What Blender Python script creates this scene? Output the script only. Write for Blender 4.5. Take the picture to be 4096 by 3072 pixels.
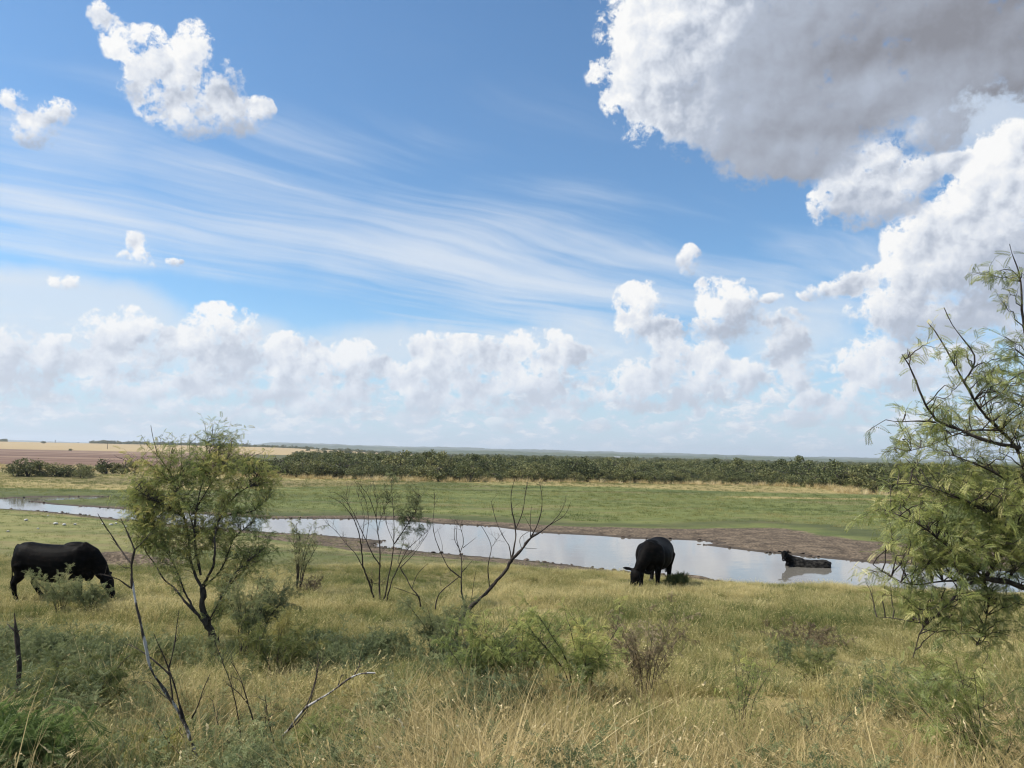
import bpy, bmesh, math, random
import numpy as np
from mathutils import Vector, Matrix

# ------------------------------------------------------------------ clear
for o in list(bpy.data.objects):
    bpy.data.objects.remove(o, do_unlink=True)
SC = bpy.context.scene
COL = SC.collection
RNG = np.random.default_rng(7)
R = math.radians

# ------------------------------------------------------------------ camera
EYE = 4.3                      # eye height above the pond's water level
FPX = 773.0                    # focal length in pixels of a 1024 wide picture
PITCH, ROLL = R(5.32), R(1.2)
cam_d = bpy.data.cameras.new('camera')
cam = bpy.data.objects.new('camera', cam_d)
COL.objects.link(cam)
cam_d.sensor_width = 36.0
cam_d.lens = 36.0 * FPX / 1024.0
cam_d.clip_start, cam_d.clip_end = 0.05, 30000.0
CM = Matrix.Rotation(R(90) + PITCH, 4, 'X') @ Matrix.Rotation(ROLL, 4, 'Z')
cam.matrix_world = Matrix.Translation((0, 0, EYE)) @ CM
SC.camera = cam
SC.render.resolution_x, SC.render.resolution_y = 1024, 768


def ray(px, py):
    """direction of a point of the photograph (1024 wide)"""
    v = CM.to_3x3() @ Vector(((px - 512) / FPX, -(py - 384) / FPX, -1.0))
    return v.normalized()


def at_depth(px, py, y):
    """world point on that ray at depth y in front of the camera"""
    d = ray(px, py)
    return np.array((d.x / d.y * y, y, EYE + d.z / d.y * y))


def at_level(px, py, z):
    d = ray(px, py)
    t = (z - EYE) / d.z
    return np.array((d.x * t, d.y * t, z))


# ------------------------------------------------------------------ sun
SUN_EL, SUN_AZ = R(50), R(-92)         # azimuth from +Y towards +X
SUN = Vector((math.sin(SUN_AZ) * math.cos(SUN_EL), math.cos(SUN_AZ) * math.cos(SUN_EL), math.sin(SUN_EL)))
sun_d = bpy.data.lights.new('sun', 'SUN')
sun_d.energy, sun_d.angle, sun_d.color = 5.0, R(0.53), (1.0, 0.95, 0.86)
sun = bpy.data.objects.new('sun', sun_d)
COL.objects.link(sun)
sun.rotation_euler = SUN.to_track_quat('Z', 'Y').to_euler()
sun.location = SUN * 60
SC.view_settings.view_transform = 'Standard'
SC.view_settings.look = 'None'
SC.view_settings.gamma = 1.0
SC.view_settings.exposure = 0.36
SC.view_settings.use_curve_mapping = False
SC.render.engine = 'CYCLES'
SC.cycles.use_denoising = True
SC.cycles.sample_clamp_indirect = 4.0
SC.cycles.filter_width = 1.2
SC.cycles.use_adaptive_sampling = True
SC.cycles.adaptive_threshold = 0.01
SC.cycles.adaptive_min_samples = 24
SC.cycles.max_bounces = 6
SC.cycles.diffuse_bounces = 2
SC.cycles.glossy_bounces = 3
SC.cycles.transmission_bounces = 4
SC.cycles.transparent_max_bounces = 4
SC.cycles.volume_bounces = 0


# ------------------------------------------------------------------ node helper
class NT:
    def __init__(self, tree):
        self.t = tree
        tree.nodes.clear()

    def n(self, typ, **kw):
        nd = self.t.nodes.new(typ)
        for k, v in kw.items():
            setattr(nd, k, v)
        return nd

    def put(self, sock, v):
        if isinstance(v, bpy.types.NodeSocket):
            self.t.links.new(v, sock)
        elif v is not None:
            sock.default_value = v

    def m(self, op, a, b=None, c=None, clamp=False):
        nd = self.n('ShaderNodeMath', operation=op, use_clamp=clamp)
        self.put(nd.inputs[0], a); self.put(nd.inputs[1], b); self.put(nd.inputs[2], c)
        return nd.outputs[0]

    def v(self, op, a, b=None, c=None, scale=None):
        nd = self.n('ShaderNodeVectorMath', operation=op)
        self.put(nd.inputs[0], a); self.put(nd.inputs[1], b)
        if c is not None: self.put(nd.inputs[2], c)
        if scale is not None: self.put(nd.inputs['Scale'], scale)
        return nd.outputs['Value'] if op in ('DOT_PRODUCT', 'LENGTH', 'DISTANCE') else nd.outputs['Vector']

    def xyz(self, x=0.0, y=0.0, z=0.0):
        nd = self.n('ShaderNodeCombineXYZ')
        self.put(nd.inputs[0], x); self.put(nd.inputs[1], y); self.put(nd.inputs[2], z)
        return nd.outputs[0]

    def sep(self, a):
        nd = self.n('ShaderNodeSeparateXYZ'); self.put(nd.inputs[0], a)
        return nd.outputs[0], nd.outputs[1], nd.outputs[2]

    def ramp(self, x, lo, hi, a=0.0, b=1.0, smooth=True):
        nd = self.n('ShaderNodeMapRange', interpolation_type='SMOOTHSTEP' if smooth else 'LINEAR')
        for i, q in enumerate((x, lo, hi, a, b)):
            self.put(nd.inputs[i], q)
        return nd.outputs[0]

    def noise(self, vec, scale=1.0, detail=4.0, rough=0.5, lac=2.0, dist=0.0, typ='FBM', dim='3D', w=None):
        nd = self.n('ShaderNodeTexNoise', noise_dimensions=dim, noise_type=typ)
        if typ == 'FBM':
            nd.normalize = True
        self.put(nd.inputs['Vector'], vec)
        nd.inputs['Scale'].default_value = scale
        nd.inputs['Detail'].default_value = detail
        nd.inputs['Roughness'].default_value = rough
        nd.inputs['Lacunarity'].default_value = lac
        nd.inputs['Distortion'].default_value = dist
        return nd.outputs[0]

    def mix(self, f, a, b):
        nd = self.n('ShaderNodeMix', data_type='RGBA')
        self.put(nd.inputs[0], f)
        for s, q in ((nd.inputs[6], a), (nd.inputs[7], b)):
            if isinstance(q, tuple) and len(q) == 3: q = (*q, 1.0)
            self.put(s, q)
        return nd.outputs[2]


# ------------------------------------------------------------------ sky
SKY_STRENGTH = 0.118      # strength of the sky texture
SKY_GAIN = 0.78           # the picture is exposed a third of a stop up
world = bpy.data.worlds.new('World')
SC.world = world
world.use_nodes = True


def az_el(px, py):
    d = ray(px, py)
    return math.atan2(d.x, d.y), math.asin(d.z)


# cumulus: groups of (x, y, rx, ry, bias) in the photograph's pixels; bias lifts or dims the light
CUMULUS = [
    # great cloud upper right
    (668, 22, 62, 60, .12), (648, 60, 46, 46, .16), (690, 70, 62, 50, .02), (640, 96, 34, 22, .12), (676, 120, 44, 26, .10),
    (732, 30, 95, 75, -.10), (740, 100, 85, 60, -.16), (720, 132, 40, 22, -.05), (790, 120, 90, 60, -.26), (800, 40, 90, 60, -.30),
    (880, 20, 110, 55, -.34), (960, 25, 110, 50, -.42), (1040, 40, 90, 48, -.38), (775, 162, 60, 25, -.20), (820, 160, 40, 24, -.10),
    (868, 105, 60, 36, -.18), (925, 80, 80, 32, -.26), (1000, 75, 80, 22, -.30), (930, 120, 40, 30, -.10),
    # clump under it
    (868, 172, 34, 34, .08), (850, 200, 36, 26, .02), (888, 204, 36, 20, -.06), (920, 176, 26, 20, .02), (838, 184, 22, 18, .05), (945, 165, 26, 14, .0),
    # right cumulus tower
    (1010, 165, 48, 36, .16), (975, 195, 36, 30, .14), (1020, 215, 70, 60, .0), (940, 242, 50, 36, .10), (925, 272, 40, 30, .06),
    (985, 265, 70, 44, -.10), (1020, 290, 50, 28, -.22), (890, 310, 36, 28, .05), (930, 318, 60, 26, -.10), (980, 320, 60, 24, -.12), (1035, 330, 60, 34, -.1),
    (876, 360, 36, 26, .08), (900, 378, 50, 22, -.08), (950, 370, 60, 30, -.05), (862, 282, 26, 16, .04),(838, 288, 14, 10, .08),
    # upper left cloud
    (128, 48, 20, 20, .15), (150, 60, 24, 26, .12), (138, 80, 22, 22, .1), (108, 18, 15, 13, -.2), (170, 85, 36, 34, .08), (198, 58, 18, 26, .16),
    (208, 88, 32, 32, .12), (190, 108, 44, 26, .05), (222, 74, 14, 12, .1), (238, 118, 26, 14, .0), (262, 112, 13, 11, -.05), (200, 124, 36, 12, -.05),
    # small cloud at the left edge
    (14, 106, 18, 15, .12), (56, 113, 19, 15, .12), (36, 128, 28, 16, .08), (40, 140, 24, 11, -.1),
    # puffs
    (133, 240, 10, 11, .05), (139, 258, 10, 16, -.1), (118, 254, 9, 6, -.2), (148, 266, 6, 7, -.1), (70, 282, 13, 6, -.1),
    (175, 264, 10, 4, -.35), (58, 283, 16, 6, -.3), (687, 262, 9, 13, -.15), (700, 285, 8, 6, -.25), (815, 291, 16, 9, -.05), (772, 298, 10, 5, -.25),
    
    # group right of centre
    (640, 305, 22, 22, .14), (633, 325, 18, 20, .10), (662, 330, 22, 14, .05), (690, 332, 26, 12, -.02), (726, 304, 28, 24, .14), (735, 325, 38, 16, -.10),
    (668, 360, 26, 30, .10), (660, 380, 30, 18, -.04), (706, 360, 18, 20, .12), (720, 380, 32, 18, -.02), (745, 378, 20, 16, .06), (690, 395, 50, 12, -.14),
    (784, 330, 22, 18, .0), (788, 350, 26, 16, -.12), (792, 372, 20, 20, .08), (806, 340, 10, 14, -.05),
    (708, 412, 12, 10, .0), (756, 410, 16, 9, .0), (630, 388, 24, 22, .08), (616, 398, 26, 12, -.05), (640, 404, 26, 8, -.15), (790, 418, 40, 9, -.1), (845, 415, 22, 16, -.1),
    # long bank over the horizon
    (10, 350, 32, 26, .0), (0, 375, 60, 30, -.1), (60, 358, 36, 18, .04), (125, 340, 40, 26, .12), (112, 365, 40, 26, .02), (160, 352, 22, 22, -.05),
    (108, 386, 30, 20, .12), (140, 394, 40, 14, .02), (60, 395, 60, 14, -.15), (222, 334, 34, 26, .14), (208, 356, 32, 26, .1), (235, 368, 28, 34, -.12), (210, 386, 50, 18, -.04),
    (262, 395, 50, 10, -.1), (290, 352, 34, 16, .1), (300, 372, 40, 22, .02), (328, 372, 18, 22, .1), (355, 360, 20, 18, .16), (366, 378, 28, 22, .0),
    (350, 396, 50, 12, -.05), (400, 385, 22, 20, .1), (426, 348, 26, 13, .1), (465, 356, 50, 18, .06), (440, 378, 40, 22, .02), (497, 372, 26, 18, .06), (490, 392, 50, 14, -.1),
    (545, 356, 38, 22, .14), (575, 360, 22, 22, .06), (550, 385, 50, 22, .0), (568, 402, 44, 10, -.14), (520, 410, 30, 8, -.1), (565, 413, 22, 8, .02), (430, 402, 60, 12, -.05),
    (36, 408, 20, 9, .05), (86, 418, 26, 8, .0), (178, 410, 22, 10, .06), (300, 408, 26, 10, .04), (250, 420, 24, 8, .0), (410, 420, 22, 8, .04), (470, 405, 24, 10, .04), (505, 425, 20, 7, .0), (330, 428, 26, 7, .0), (140, 430, 30, 7, .0), (595, 425, 20, 7, .0), (675, 428, 22, 7, .0), (735, 430, 18, 6, .0), (810, 400, 18, 10, .05), (850, 395, 16, 10, .05), (770, 395, 16, 8, .0),
    (360, 412, 90, 10, -.15), (120, 415, 90, 12, -.1), (240, 415, 70, 10, -.12),
    # the same sky goes on beyond both sides of the frame
    (-60, 340, 50, 30, .1), (-120, 365, 60, 34, .0), (-200, 350, 60, 40, .1), (-90, 395, 90, 16, -.1), (-260, 380, 80, 30, .0), (-180, 120, 70, 40, .1), (-130, 150, 60, 24, -.05),
    (1110, 200, 70, 60, -.05), (1120, 310, 80, 40, -.1), (1190, 345, 70, 34, .08), (1140, 40, 80, 60, -.25), (1280, 360, 80, 30, .1), (1240, 210, 60, 34, .1),
]
# soft veils and streak fields: (x, y, rx, ry, strength)
CIRRUS = [
    (60, 195, 190, 70, .8), (250, 215, 260, 70, .75), (450, 245, 260, 70, .85), (560, 285, 240, 70, .8), (760, 275, 200, 55, .5), (520, 215, 260, 50, .6),
    (120, 130, 160, 60, .3), (330, 160, 220, 60, .4), (850, 260, 220, 60, .4), (900, 300, 200, 60, .5), (-150, 200, 200, 90, .7), (1150, 300, 200, 80, .5), (420, 30, 120, 40, .06), (600, 110, 200, 60, .14),
    (560, 335, 130, 30, .7),
]
VEIL = [(40, 320, 170, 55, .95), (-120, 310, 180, 60, .9), (200, 345, 170, 40, .75), (400, 350, 200, 36, .6), (600, 350, 150, 50, .45), (1010, 110, 110, 55, .6), (780, 330, 150, 60, .5)]


def cloud_group(lo, hi, name):
    """the cumulus that can show between two azimuths: height field and light"""
    g = bpy.data.node_groups.new(name, 'ShaderNodeTree')
    N = NT(g)
    g.interface.new_socket('P', in_out='INPUT', socket_type='NodeSocketVector')
    g.interface.new_socket('F', in_out='OUTPUT', socket_type='NodeSocketFloat')
    g.interface.new_socket('light', in_out='OUTPUT', socket_type='NodeSocketFloat')
    gi, go = N.n('NodeGroupInput'), N.n('NodeGroupOutput')
    P = gi.outputs[0]
    sc2 = Vector((SUN.x, SUN.z, 0)).normalized()          # where the light comes from, across the sky in view
    F = num = den = big = None
    for (px, py, rx, ry, bias) in CUMULUS:
        a, e = az_el(px, py)
        grow = 1.22 if rx > 55 and px > 560 else 1.40
        r_a = rx / FPX * grow * math.cos(math.atan((px - 512) / FPX)) ** 2 / math.cos(e)
        r_e = ry / FPX * (grow + .04) * math.cos(math.atan((px - 512) / FPX)) ** 1.5
        if a + r_a + .02 < lo or a - r_a - .02 > hi:
            continue
        amp = 1.0
        if rx < 17:
            amp, bias = (.50 if rx < 12 else .62), max(bias, .10)
        elif py > 280:
            amp = .92
        elif rx < 50 and py < 280:
            amp = .74 if px < 300 else .88
        if bias < -.14 and rx > 39 and py < 170:
            bias *= 1.35
        q = N.v('MULTIPLY_ADD', P, (1 / r_a, 1 / r_e, 0), (-a / r_a, -e / r_e, bias))
        f = N.m('MAXIMUM', N.m('MULTIPLY_ADD', N.v('DOT_PRODUCT', q, q), -amp, amp * (1.0 + bias * bias)), 0.0)
        lum = N.v('DOT_PRODUCT', q, (sc2.x * .5, sc2.y * .55, 1.3))
        w = N.m('MULTIPLY', f, f)
        if rx >= 34 and py < 330 and px > 500:
            big = w if big is None else N.m('ADD', big, w)
        if F is None:
            F, num, den = f, N.m('MULTIPLY', w, lum), w
        else:
            F = N.m('MAXIMUM', F, f)
            num = N.m('MULTIPLY_ADD', w, lum, num)
            den = N.m('ADD', den, w)
    if big is not None:                                    # the large clouds are solid inside
        F = N.m('MAXIMUM', F, N.m('MINIMUM', N.m('MULTIPLY', big, 1.25), 1.6))
    N.put(go.inputs[0], F)
    N.put(go.inputs[1], N.m('DIVIDE', num, N.m('MAXIMUM', den, 0.001)))
    return g


def build_sky():
    N = NT(world.node_tree)
    K = SKY_GAIN / SKY_STRENGTH
    sky = N.n('ShaderNodeTexSky', sky_type='NISHITA')
    sky.sun_disc = False
    sky.sun_elevation = SUN_EL
    sky.sun_rotation = SUN_AZ
    sky.altitude = 300.0
    sky.air_density, sky.dust_density, sky.ozone_density = 1.0, 0.5, 2.0
    D = N.v('NORMALIZE', N.n('ShaderNodeTexCoord').outputs['Generated'])
    x, y, z = N.sep(D)
    az = N.m('ARCTAN2', x, y)
    el = N.m('ARCSINE', z)
    # slow wobble of the outlines
    wob = N.n('ShaderNodeTexNoise'); N.put(wob.inputs['Vector'], D)
    wob.inputs['Scale'].default_value = 14.0; wob.inputs['Detail'].default_value = 3.0
    W = N.v('MULTIPLY_ADD', wob.outputs['Color'], (.034, .024, 0), (-.017, -.012, 0))
    P = N.v('ADD', N.xyz(az, el, 1.0), W)
    # away from the picture: loose fields of the same cumulus
    cover = N.noise(D, 5.0, 2.0)
    side = N.ramp(N.m('ABSOLUTE', az), .80, 1.05)
    up = N.ramp(el, .72, .95)
    away = N.m('MAXIMUM', side, up)
    field = N.m('MULTIPLY', away, N.m('MULTIPLY', N.ramp(cover, .56, .74), N.ramp(el, 0.02, .12)))
    # billows: finer towards the horizon, where the clouds are farther away
    wv = N.n('ShaderNodeTexNoise'); N.put(wv.inputs['Vector'], D); wv.inputs['Scale'].default_value = 46.0; wv.inputs['Detail'].default_value = 4.0
    Q = N.v('ADD', D, N.v('MULTIPLY_ADD', wv.outputs['Color'], (.014, .014, .014), (-.007, -.007, -.007)))
    n0 = N.noise(Q, 34.0, 7.0, .60, 2.1)
    m0 = N.noise(Q, 19.0, 4.5, .52, 2.2)
    m1 = N.noise(N.v('ADD', Q, tuple(SUN * .013)), 19.0, 4.5, .52, 2.2)
    b0 = N.noise(Q, 15.0, 3.0, .45, 2.2, typ='RIDGED_MULTIFRACTAL')
    b1 = N.noise(N.v('ADD', Q, tuple(SUN * .022)), 15.0, 3.0, .45, 2.2, typ='RIDGED_MULTIFRACTAL')
    n2 = N.noise(D, 120.0, 5.0, .62, 2.1)
    relief = N.m('MULTIPLY_ADD', n0, 3.4, N.m('MULTIPLY_ADD', b0, -.16, N.m('MULTIPLY_ADD', n2, .8, -2.24)))
    slope = N.m('MULTIPLY_ADD', N.m('SUBTRACT', m0, m1), 1.9, N.m('MULTIPLY_ADD', N.m('SUBTRACT', b1, b0), .22, N.m('MULTIPLY_ADD', n0, .22, -.11)))

    # clear sky, paler towards the horizon
    pale = (.56 * K, .69 * K, .83 * K)
    base = N.mix(N.ramp(el, .20, -.01, 0, .88), N.v('MULTIPLY', sky.outputs[0], (.71, .95, 1.06)), pale)
    # high streaks on a flat layer, drawn out along one wind
    inv = N.m('DIVIDE', 1.0, N.m('MAXIMUM', z, .03))
    pl = N.v('SCALE', N.xyz(x, y, 0.0), scale=inv)
    mp = N.n('ShaderNodeMapping'); N.put(mp.inputs['Vector'], pl)
    mp.inputs['Rotation'].default_value = (0, 0, R(-38))
    wn = N.n('ShaderNodeTexNoise'); N.put(wn.inputs['Vector'], pl); wn.inputs['Scale'].default_value = .9; wn.inputs['Detail'].default_value = 2.0
    pw = N.v('ADD', mp.outputs[0], N.v('MULTIPLY_ADD', wn.outputs['Color'], (.5, .5, 0), (-.25, -.25, 0)))
    st = N.noise(N.v('MULTIPLY', pw, (.30, 1.7, 1)), 1.0, 7.0, .56)
    st2 = N.noise(N.v('MULTIPLY', pw, (.9, 6.0, 1)), 1.0, 4.0, .6)

    def soft(lst):
        m_ = None
        for (px, py, rx, ry, s) in lst:
            a, e = az_el(px, py)
            q = N.v('MULTIPLY_ADD', P, (FPX / rx, FPX / ry, 0), (-a * FPX / rx, -e * FPX / ry, 0))
            f = N.m('MAXIMUM', N.m('MULTIPLY_ADD', N.v('DOT_PRODUCT', q, q), -s, s), 0.0)
            m_ = f if m_ is None else N.m('MAXIMUM', m_, f)
        return m_
    cm = N.m('MAXIMUM', soft(CIRRUS), N.m('MULTIPLY', away, .5))
    streak = N.m('ADD', N.m('MULTIPLY', st, .8), N.m('MULTIPLY', st2, .2))
    streak = N.m('ADD', streak, N.m('MULTIPLY_ADD', cm, .26, -.14))
    ci = N.m('MULTIPLY', N.ramp(streak, .36, .72), N.m('MULTIPLY', N.ramp(cm, .0, .35), .82))
    base = N.mix(ci, base, (.76 * K, .82 * K, .90 * K))
    veil = N.m('MULTIPLY', N.ramp(N.m('MULTIPLY_ADD', N.noise(D, 9.0, 5.0, .6), .7, N.m('ADD', soft(VEIL), -.45)), .05, .55), .72)
    base = N.mix(veil, base, (.74 * K, .80 * K, .87 * K))
    lown = N.noise(N.v('MULTIPLY', Q, (1, 1, 2.6)), 34.0, 5.0, .6)
    lowc = N.m('MULTIPLY', N.ramp(lown, .43, .60), N.m('MULTIPLY', N.ramp(el, .16, .095), N.ramp(el, .0, .035, .25, .85)))
    base = N.mix(lowc, base, N.mix(N.ramp(lown, .52, .66), (.68 * K, .76 * K, .87 * K), (.90 * K, .92 * K, .95 * K)))
    low = N.ramp(el, .21, .04, .0, .50)
    thin = N.ramp(el, .02, .07, .3, 1.0)

    def region(F, lum):
        if F is None:
            F, lum = field, N.m('MULTIPLY', field, .1)
        else:
            F = N.m('MAXIMUM', F, field)
        edge = N.m('ADD', N.m('POWER', F, .8), relief)
        edge = N.m('MULTIPLY', edge, N.ramp(F, 0.0, .25))
        alpha = N.m('MULTIPLY', N.ramp(edge, .04, N.ramp(lum, .15, -.25, .54, 1.0)), thin)
        rough_ = N.ramp(lum, -.30, .05, .38, 1.0)          # the shaded underside is softer
        light = N.m('ADD', N.m('ADD', N.m('ADD', lum, .57), N.m('MULTIPLY', slope, rough_)), N.m('MULTIPLY', N.ramp(edge, .9, .2), .16))
        cr = N.n('ShaderNodeValToRGB')
        e_ = cr.color_ramp.elements
        e_[0].position, e_[0].color = .02, (.26 * K, .27 * K, .31 * K, 1)
        e_[1].position, e_[1].color = 1.0, (.97 * K, .97 * K, .965 * K, 1)
        e_.new(.52).color = (.46 * K, .515 * K, .62 * K, 1)
        e_.new(.77).color = (.75 * K, .79 * K, .86 * K, 1)
        N.put(cr.inputs[0], N.m('MULTIPLY_ADD', light, .8, .2))
        cloud = N.mix(low, cr.outputs[0], (.76 * K, .83 * K, .93 * K))
        bg = N.n('ShaderNodeBackground')
        bg.inputs['Strength'].default_value = SKY_STRENGTH
        N.put(bg.inputs['Color'], N.mix(alpha, base, cloud))
        return bg.outputs[0]

    def either(f, a, b):
        ms = N.n('ShaderNodeMixShader')
        N.put(ms.inputs[0], f); N.put(ms.inputs[1], a); N.put(ms.inputs[2], b)
        return ms.outputs[0]

    cuts = [-1.0, -.42, -.27, -.08, .10, .28, .42, 1.0]
    parts = [region(None, None)]
    for i in range(len(cuts) - 1):
        gn = N.n('ShaderNodeGroup')
        gn.node_tree = cloud_group(cuts[i], cuts[i + 1], 'cumulus')
        N.put(gn.inputs[0], P)
        parts.append(region(gn.outputs[0], gn.outputs[1]))
    parts.append(region(None, None))

    def tree(lo, hi):                       # parts lo..hi (inclusive), chosen by azimuth
        if lo == hi: return parts[lo]
        mid = (lo + hi) // 2
        return either(N.m('GREATER_THAN', az, cuts[mid]), tree(lo, mid), tree(mid + 1, hi))
    above = tree(0, len(parts) - 1)
    ground_air = N.n('ShaderNodeBackground')
    ground_air.inputs['Strength'].default_value = SKY_STRENGTH
    ground_air.inputs['Color'].default_value = (*pale, 1)
    out = N.n('ShaderNodeOutputWorld')
    N.put(out.inputs[0], either(N.m('GREATER_THAN', el, -.03), ground_air.outputs[0], above))
    world.cycles.sampling_method = 'MANUAL'
    world.cycles.sample_map_resolution = 512


build_sky()

# ------------------------------------------------------------------ mesh helpers
def smooth(x, a, b):
    t = np.clip((x - a) / (b - a), 0, 1)
    return t * t * (3 - 2 * t)


def hash2(ix, iy, seed):
    h = (ix.astype(np.int64) * 374761393 + iy.astype(np.int64) * 668265263 + seed * 974634777) & 0xffffffff
    h = ((h ^ (h >> 13)) * 1274126177) & 0xffffffff
    return ((h ^ (h >> 16)) & 0xffff) / 65535.0


def vnoise(x, y, seed=0):
    ix, iy = np.floor(x), np.floor(y)
    fx, fy = x - ix, y - iy
    fx, fy = fx * fx * (3 - 2 * fx), fy * fy * (3 - 2 * fy)
    a, b = hash2(ix, iy, seed), hash2(ix + 1, iy, seed)
    c, d = hash2(ix, iy + 1, seed), hash2(ix + 1, iy + 1, seed)
    return (a * (1 - fx) + b * fx) * (1 - fy) + (c * (1 - fx) + d * fx) * fy


def fbm(x, y, octaves=4, seed=0):
    x, y = np.asarray(x, float), np.asarray(y, float)
    s, a, t = 0.0, 1.0, 0.0
    for k in range(octaves):
        s = s + a * vnoise(x * 2 ** k + 17.3 * k, y * 2 ** k - 9.1 * k, seed + k)
        t += a
        a *= .5
    return s / t


class Acc:
    """collects vertices, polygons and a tint per vertex; build() links them as ONE mesh object"""
    def __init__(self):
        self.v, self.f, self.t, self.n = [], {}, [], 0

    def add(self, verts, faces, tint=0.5):
        verts = np.asarray(verts, float).reshape(-1, 3)
        faces = np.asarray(faces, np.int64)
        self.v.append(verts)
        self.t.append(np.broadcast_to(np.asarray(tint, float), (len(verts),)).copy())
        self.f.setdefault(faces.shape[1], []).append(faces + self.n)
        self.n += len(verts)

    def tube(self, pts, rad, sides=5, tint=0.5, cap=True):
        pts = np.asarray(pts, float); m = len(pts)
        rad = np.broadcast_to(np.asarray(rad, float), (m,))
        tan = np.gradient(pts, axis=0)
        tan /= np.linalg.norm(tan, axis=1, keepdims=True) + 1e-9
        ref = np.array((0.31, 0.95, 0.05)) if abs(tan[0, 1]) < .8 else np.array((1., 0, .1))
        a = np.cross(tan, ref); a /= np.linalg.norm(a, axis=1, keepdims=True) + 1e-9
        b = np.cross(tan, a)
        ang = np.arange(sides) * 2 * np.pi / sides
        ring = pts[:, None] + rad[:, None, None] * (np.cos(ang)[None, :, None] * a[:, None] + np.sin(ang)[None, :, None] * b[:, None])
        i = np.arange(m - 1)[:, None] * sides; j = np.arange(sides)[None]; k = (j + 1) % sides
        f = np.stack([i + j, i + k, i + sides + k, i + sides + j], -1).reshape(-1, 4)
        self.add(ring.reshape(-1, 3), f, tint)

    def mesh(self, name, smooth_=True):
        me = bpy.data.meshes.new(name)
        v = np.concatenate(self.v); me.vertices.add(len(v))
        me.vertices.foreach_set('co', v.astype(np.float32).ravel())
        idx, tot = [], []
        for k, fs in self.f.items():
            f = np.concatenate(fs); idx.append(f.ravel()); tot.append(np.full(len(f), k))
        idx, tot = np.concatenate(idx), np.concatenate(tot)
        me.loops.add(len(idx)); me.loops.foreach_set('vertex_index', idx.astype(np.int32))
        me.polygons.add(len(tot))
        me.polygons.foreach_set('loop_start', np.concatenate([[0], np.cumsum(tot)[:-1]]).astype(np.int32))
        me.polygons.foreach_set('loop_total', tot.astype(np.int32))
        me.polygons.foreach_set('use_smooth', np.full(len(tot), smooth_))
        me.update(calc_edges=True)
        at = me.attributes.new('tint', 'FLOAT', 'POINT')
        at.data.foreach_set('value', np.concatenate(self.t).astype(np.float32))
        return me

    def build(self, name, mat, parent=None, smooth_=True):
        me = self.mesh(name, smooth_)
        me.materials.append(mat)
        return link(name, me, parent)


def link(name, data, parent=None):
    o = bpy.data.objects.new(name, data)
    COL.objects.link(o)
    if parent is not None: o.parent = parent
    return o


def tag(o, label=None, cat=None, group=None, kind=None):
    for k, v in (('label', label), ('category', cat), ('group', group), ('kind', kind)):
        if v: o[k] = v
    return o


def thing(name, loc, label, cat, group=None, rz=0.0):
    o = bpy.data.objects.new(name, None)
    o.empty_display_size = .2
    COL.objects.link(o)
    o.location = loc; o.rotation_euler.z = rz
    return tag(o, label, cat, group)


def material(name):
    m = bpy.data.materials.new(name); m.use_nodes = True
    return m, NT(m.node_tree)


def finish(N, shader):
    N.put(N.n('ShaderNodeOutputMaterial').inputs[0], shader)


def princ(N, col, rough=.8, spec=.3, normal=None):
    p = N.n('ShaderNodeBsdfPrincipled')
    if isinstance(col, tuple): col = (*col, 1.0) if len(col) == 3 else col
    N.put(p.inputs['Base Color'], col); N.put(p.inputs['Roughness'], rough)
    p.inputs['Specular IOR Level'].default_value = spec
    if normal is not None: N.put(p.inputs['Normal'], normal)
    return p


def bump(N, h, strength=.5, dist=.05):
    b = N.n('ShaderNodeBump'); b.inputs['Strength'].default_value = strength; b.inputs['Distance'].default_value = dist
    N.put(b.inputs['Height'], h)
    return b.outputs[0]


def ramp_col(N, x, stops):
    cr = N.n('ShaderNodeValToRGB'); e = cr.color_ramp.elements
    e[0].position, e[0].color = stops[0][0], (*stops[0][1], 1)
    e[1].position, e[1].color = stops[-1][0], (*stops[-1][1], 1)
    for p, c in stops[1:-1]: e.new(p).color = (*c, 1)
    N.put(cr.inputs[0], x)
    return cr.outputs[0]


def leaf_material(name, stops, trans=.35, instancer=False, rough=.6, spec=.25, each=0.0):
    """thin leaves and blades: colour runs over the tint of each leaf, some light passes through"""
    m, N = material(name)
    a = N.n('ShaderNodeAttribute', attribute_name='tint')
    t = a.outputs['Fac']
    if instancer:
        b = N.n('ShaderNodeAttribute', attribute_name='itint', attribute_type='INSTANCER')
        t = N.m('ADD', N.m('MULTIPLY_ADD', t, .55, -.275), b.outputs['Fac'])
    if each:                                    # every plant a little different
        t = N.m('ADD', t, N.m('MULTIPLY_ADD', N.n('ShaderNodeObjectInfo').outputs['Random'], each, -each / 2))
    col = ramp_col(N, t, stops)
    p = princ(N, col, rough, spec)
    tr = N.n('ShaderNodeBsdfTranslucent'); N.put(tr.inputs['Color'], col)
    mx = N.n('ShaderNodeMixShader'); mx.inputs[0].default_value = trans
    N.put(mx.inputs[1], p.outputs[0]); N.put(mx.inputs[2], tr.outputs[0])
    finish(N, mx.outputs[0])
    return m


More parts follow.
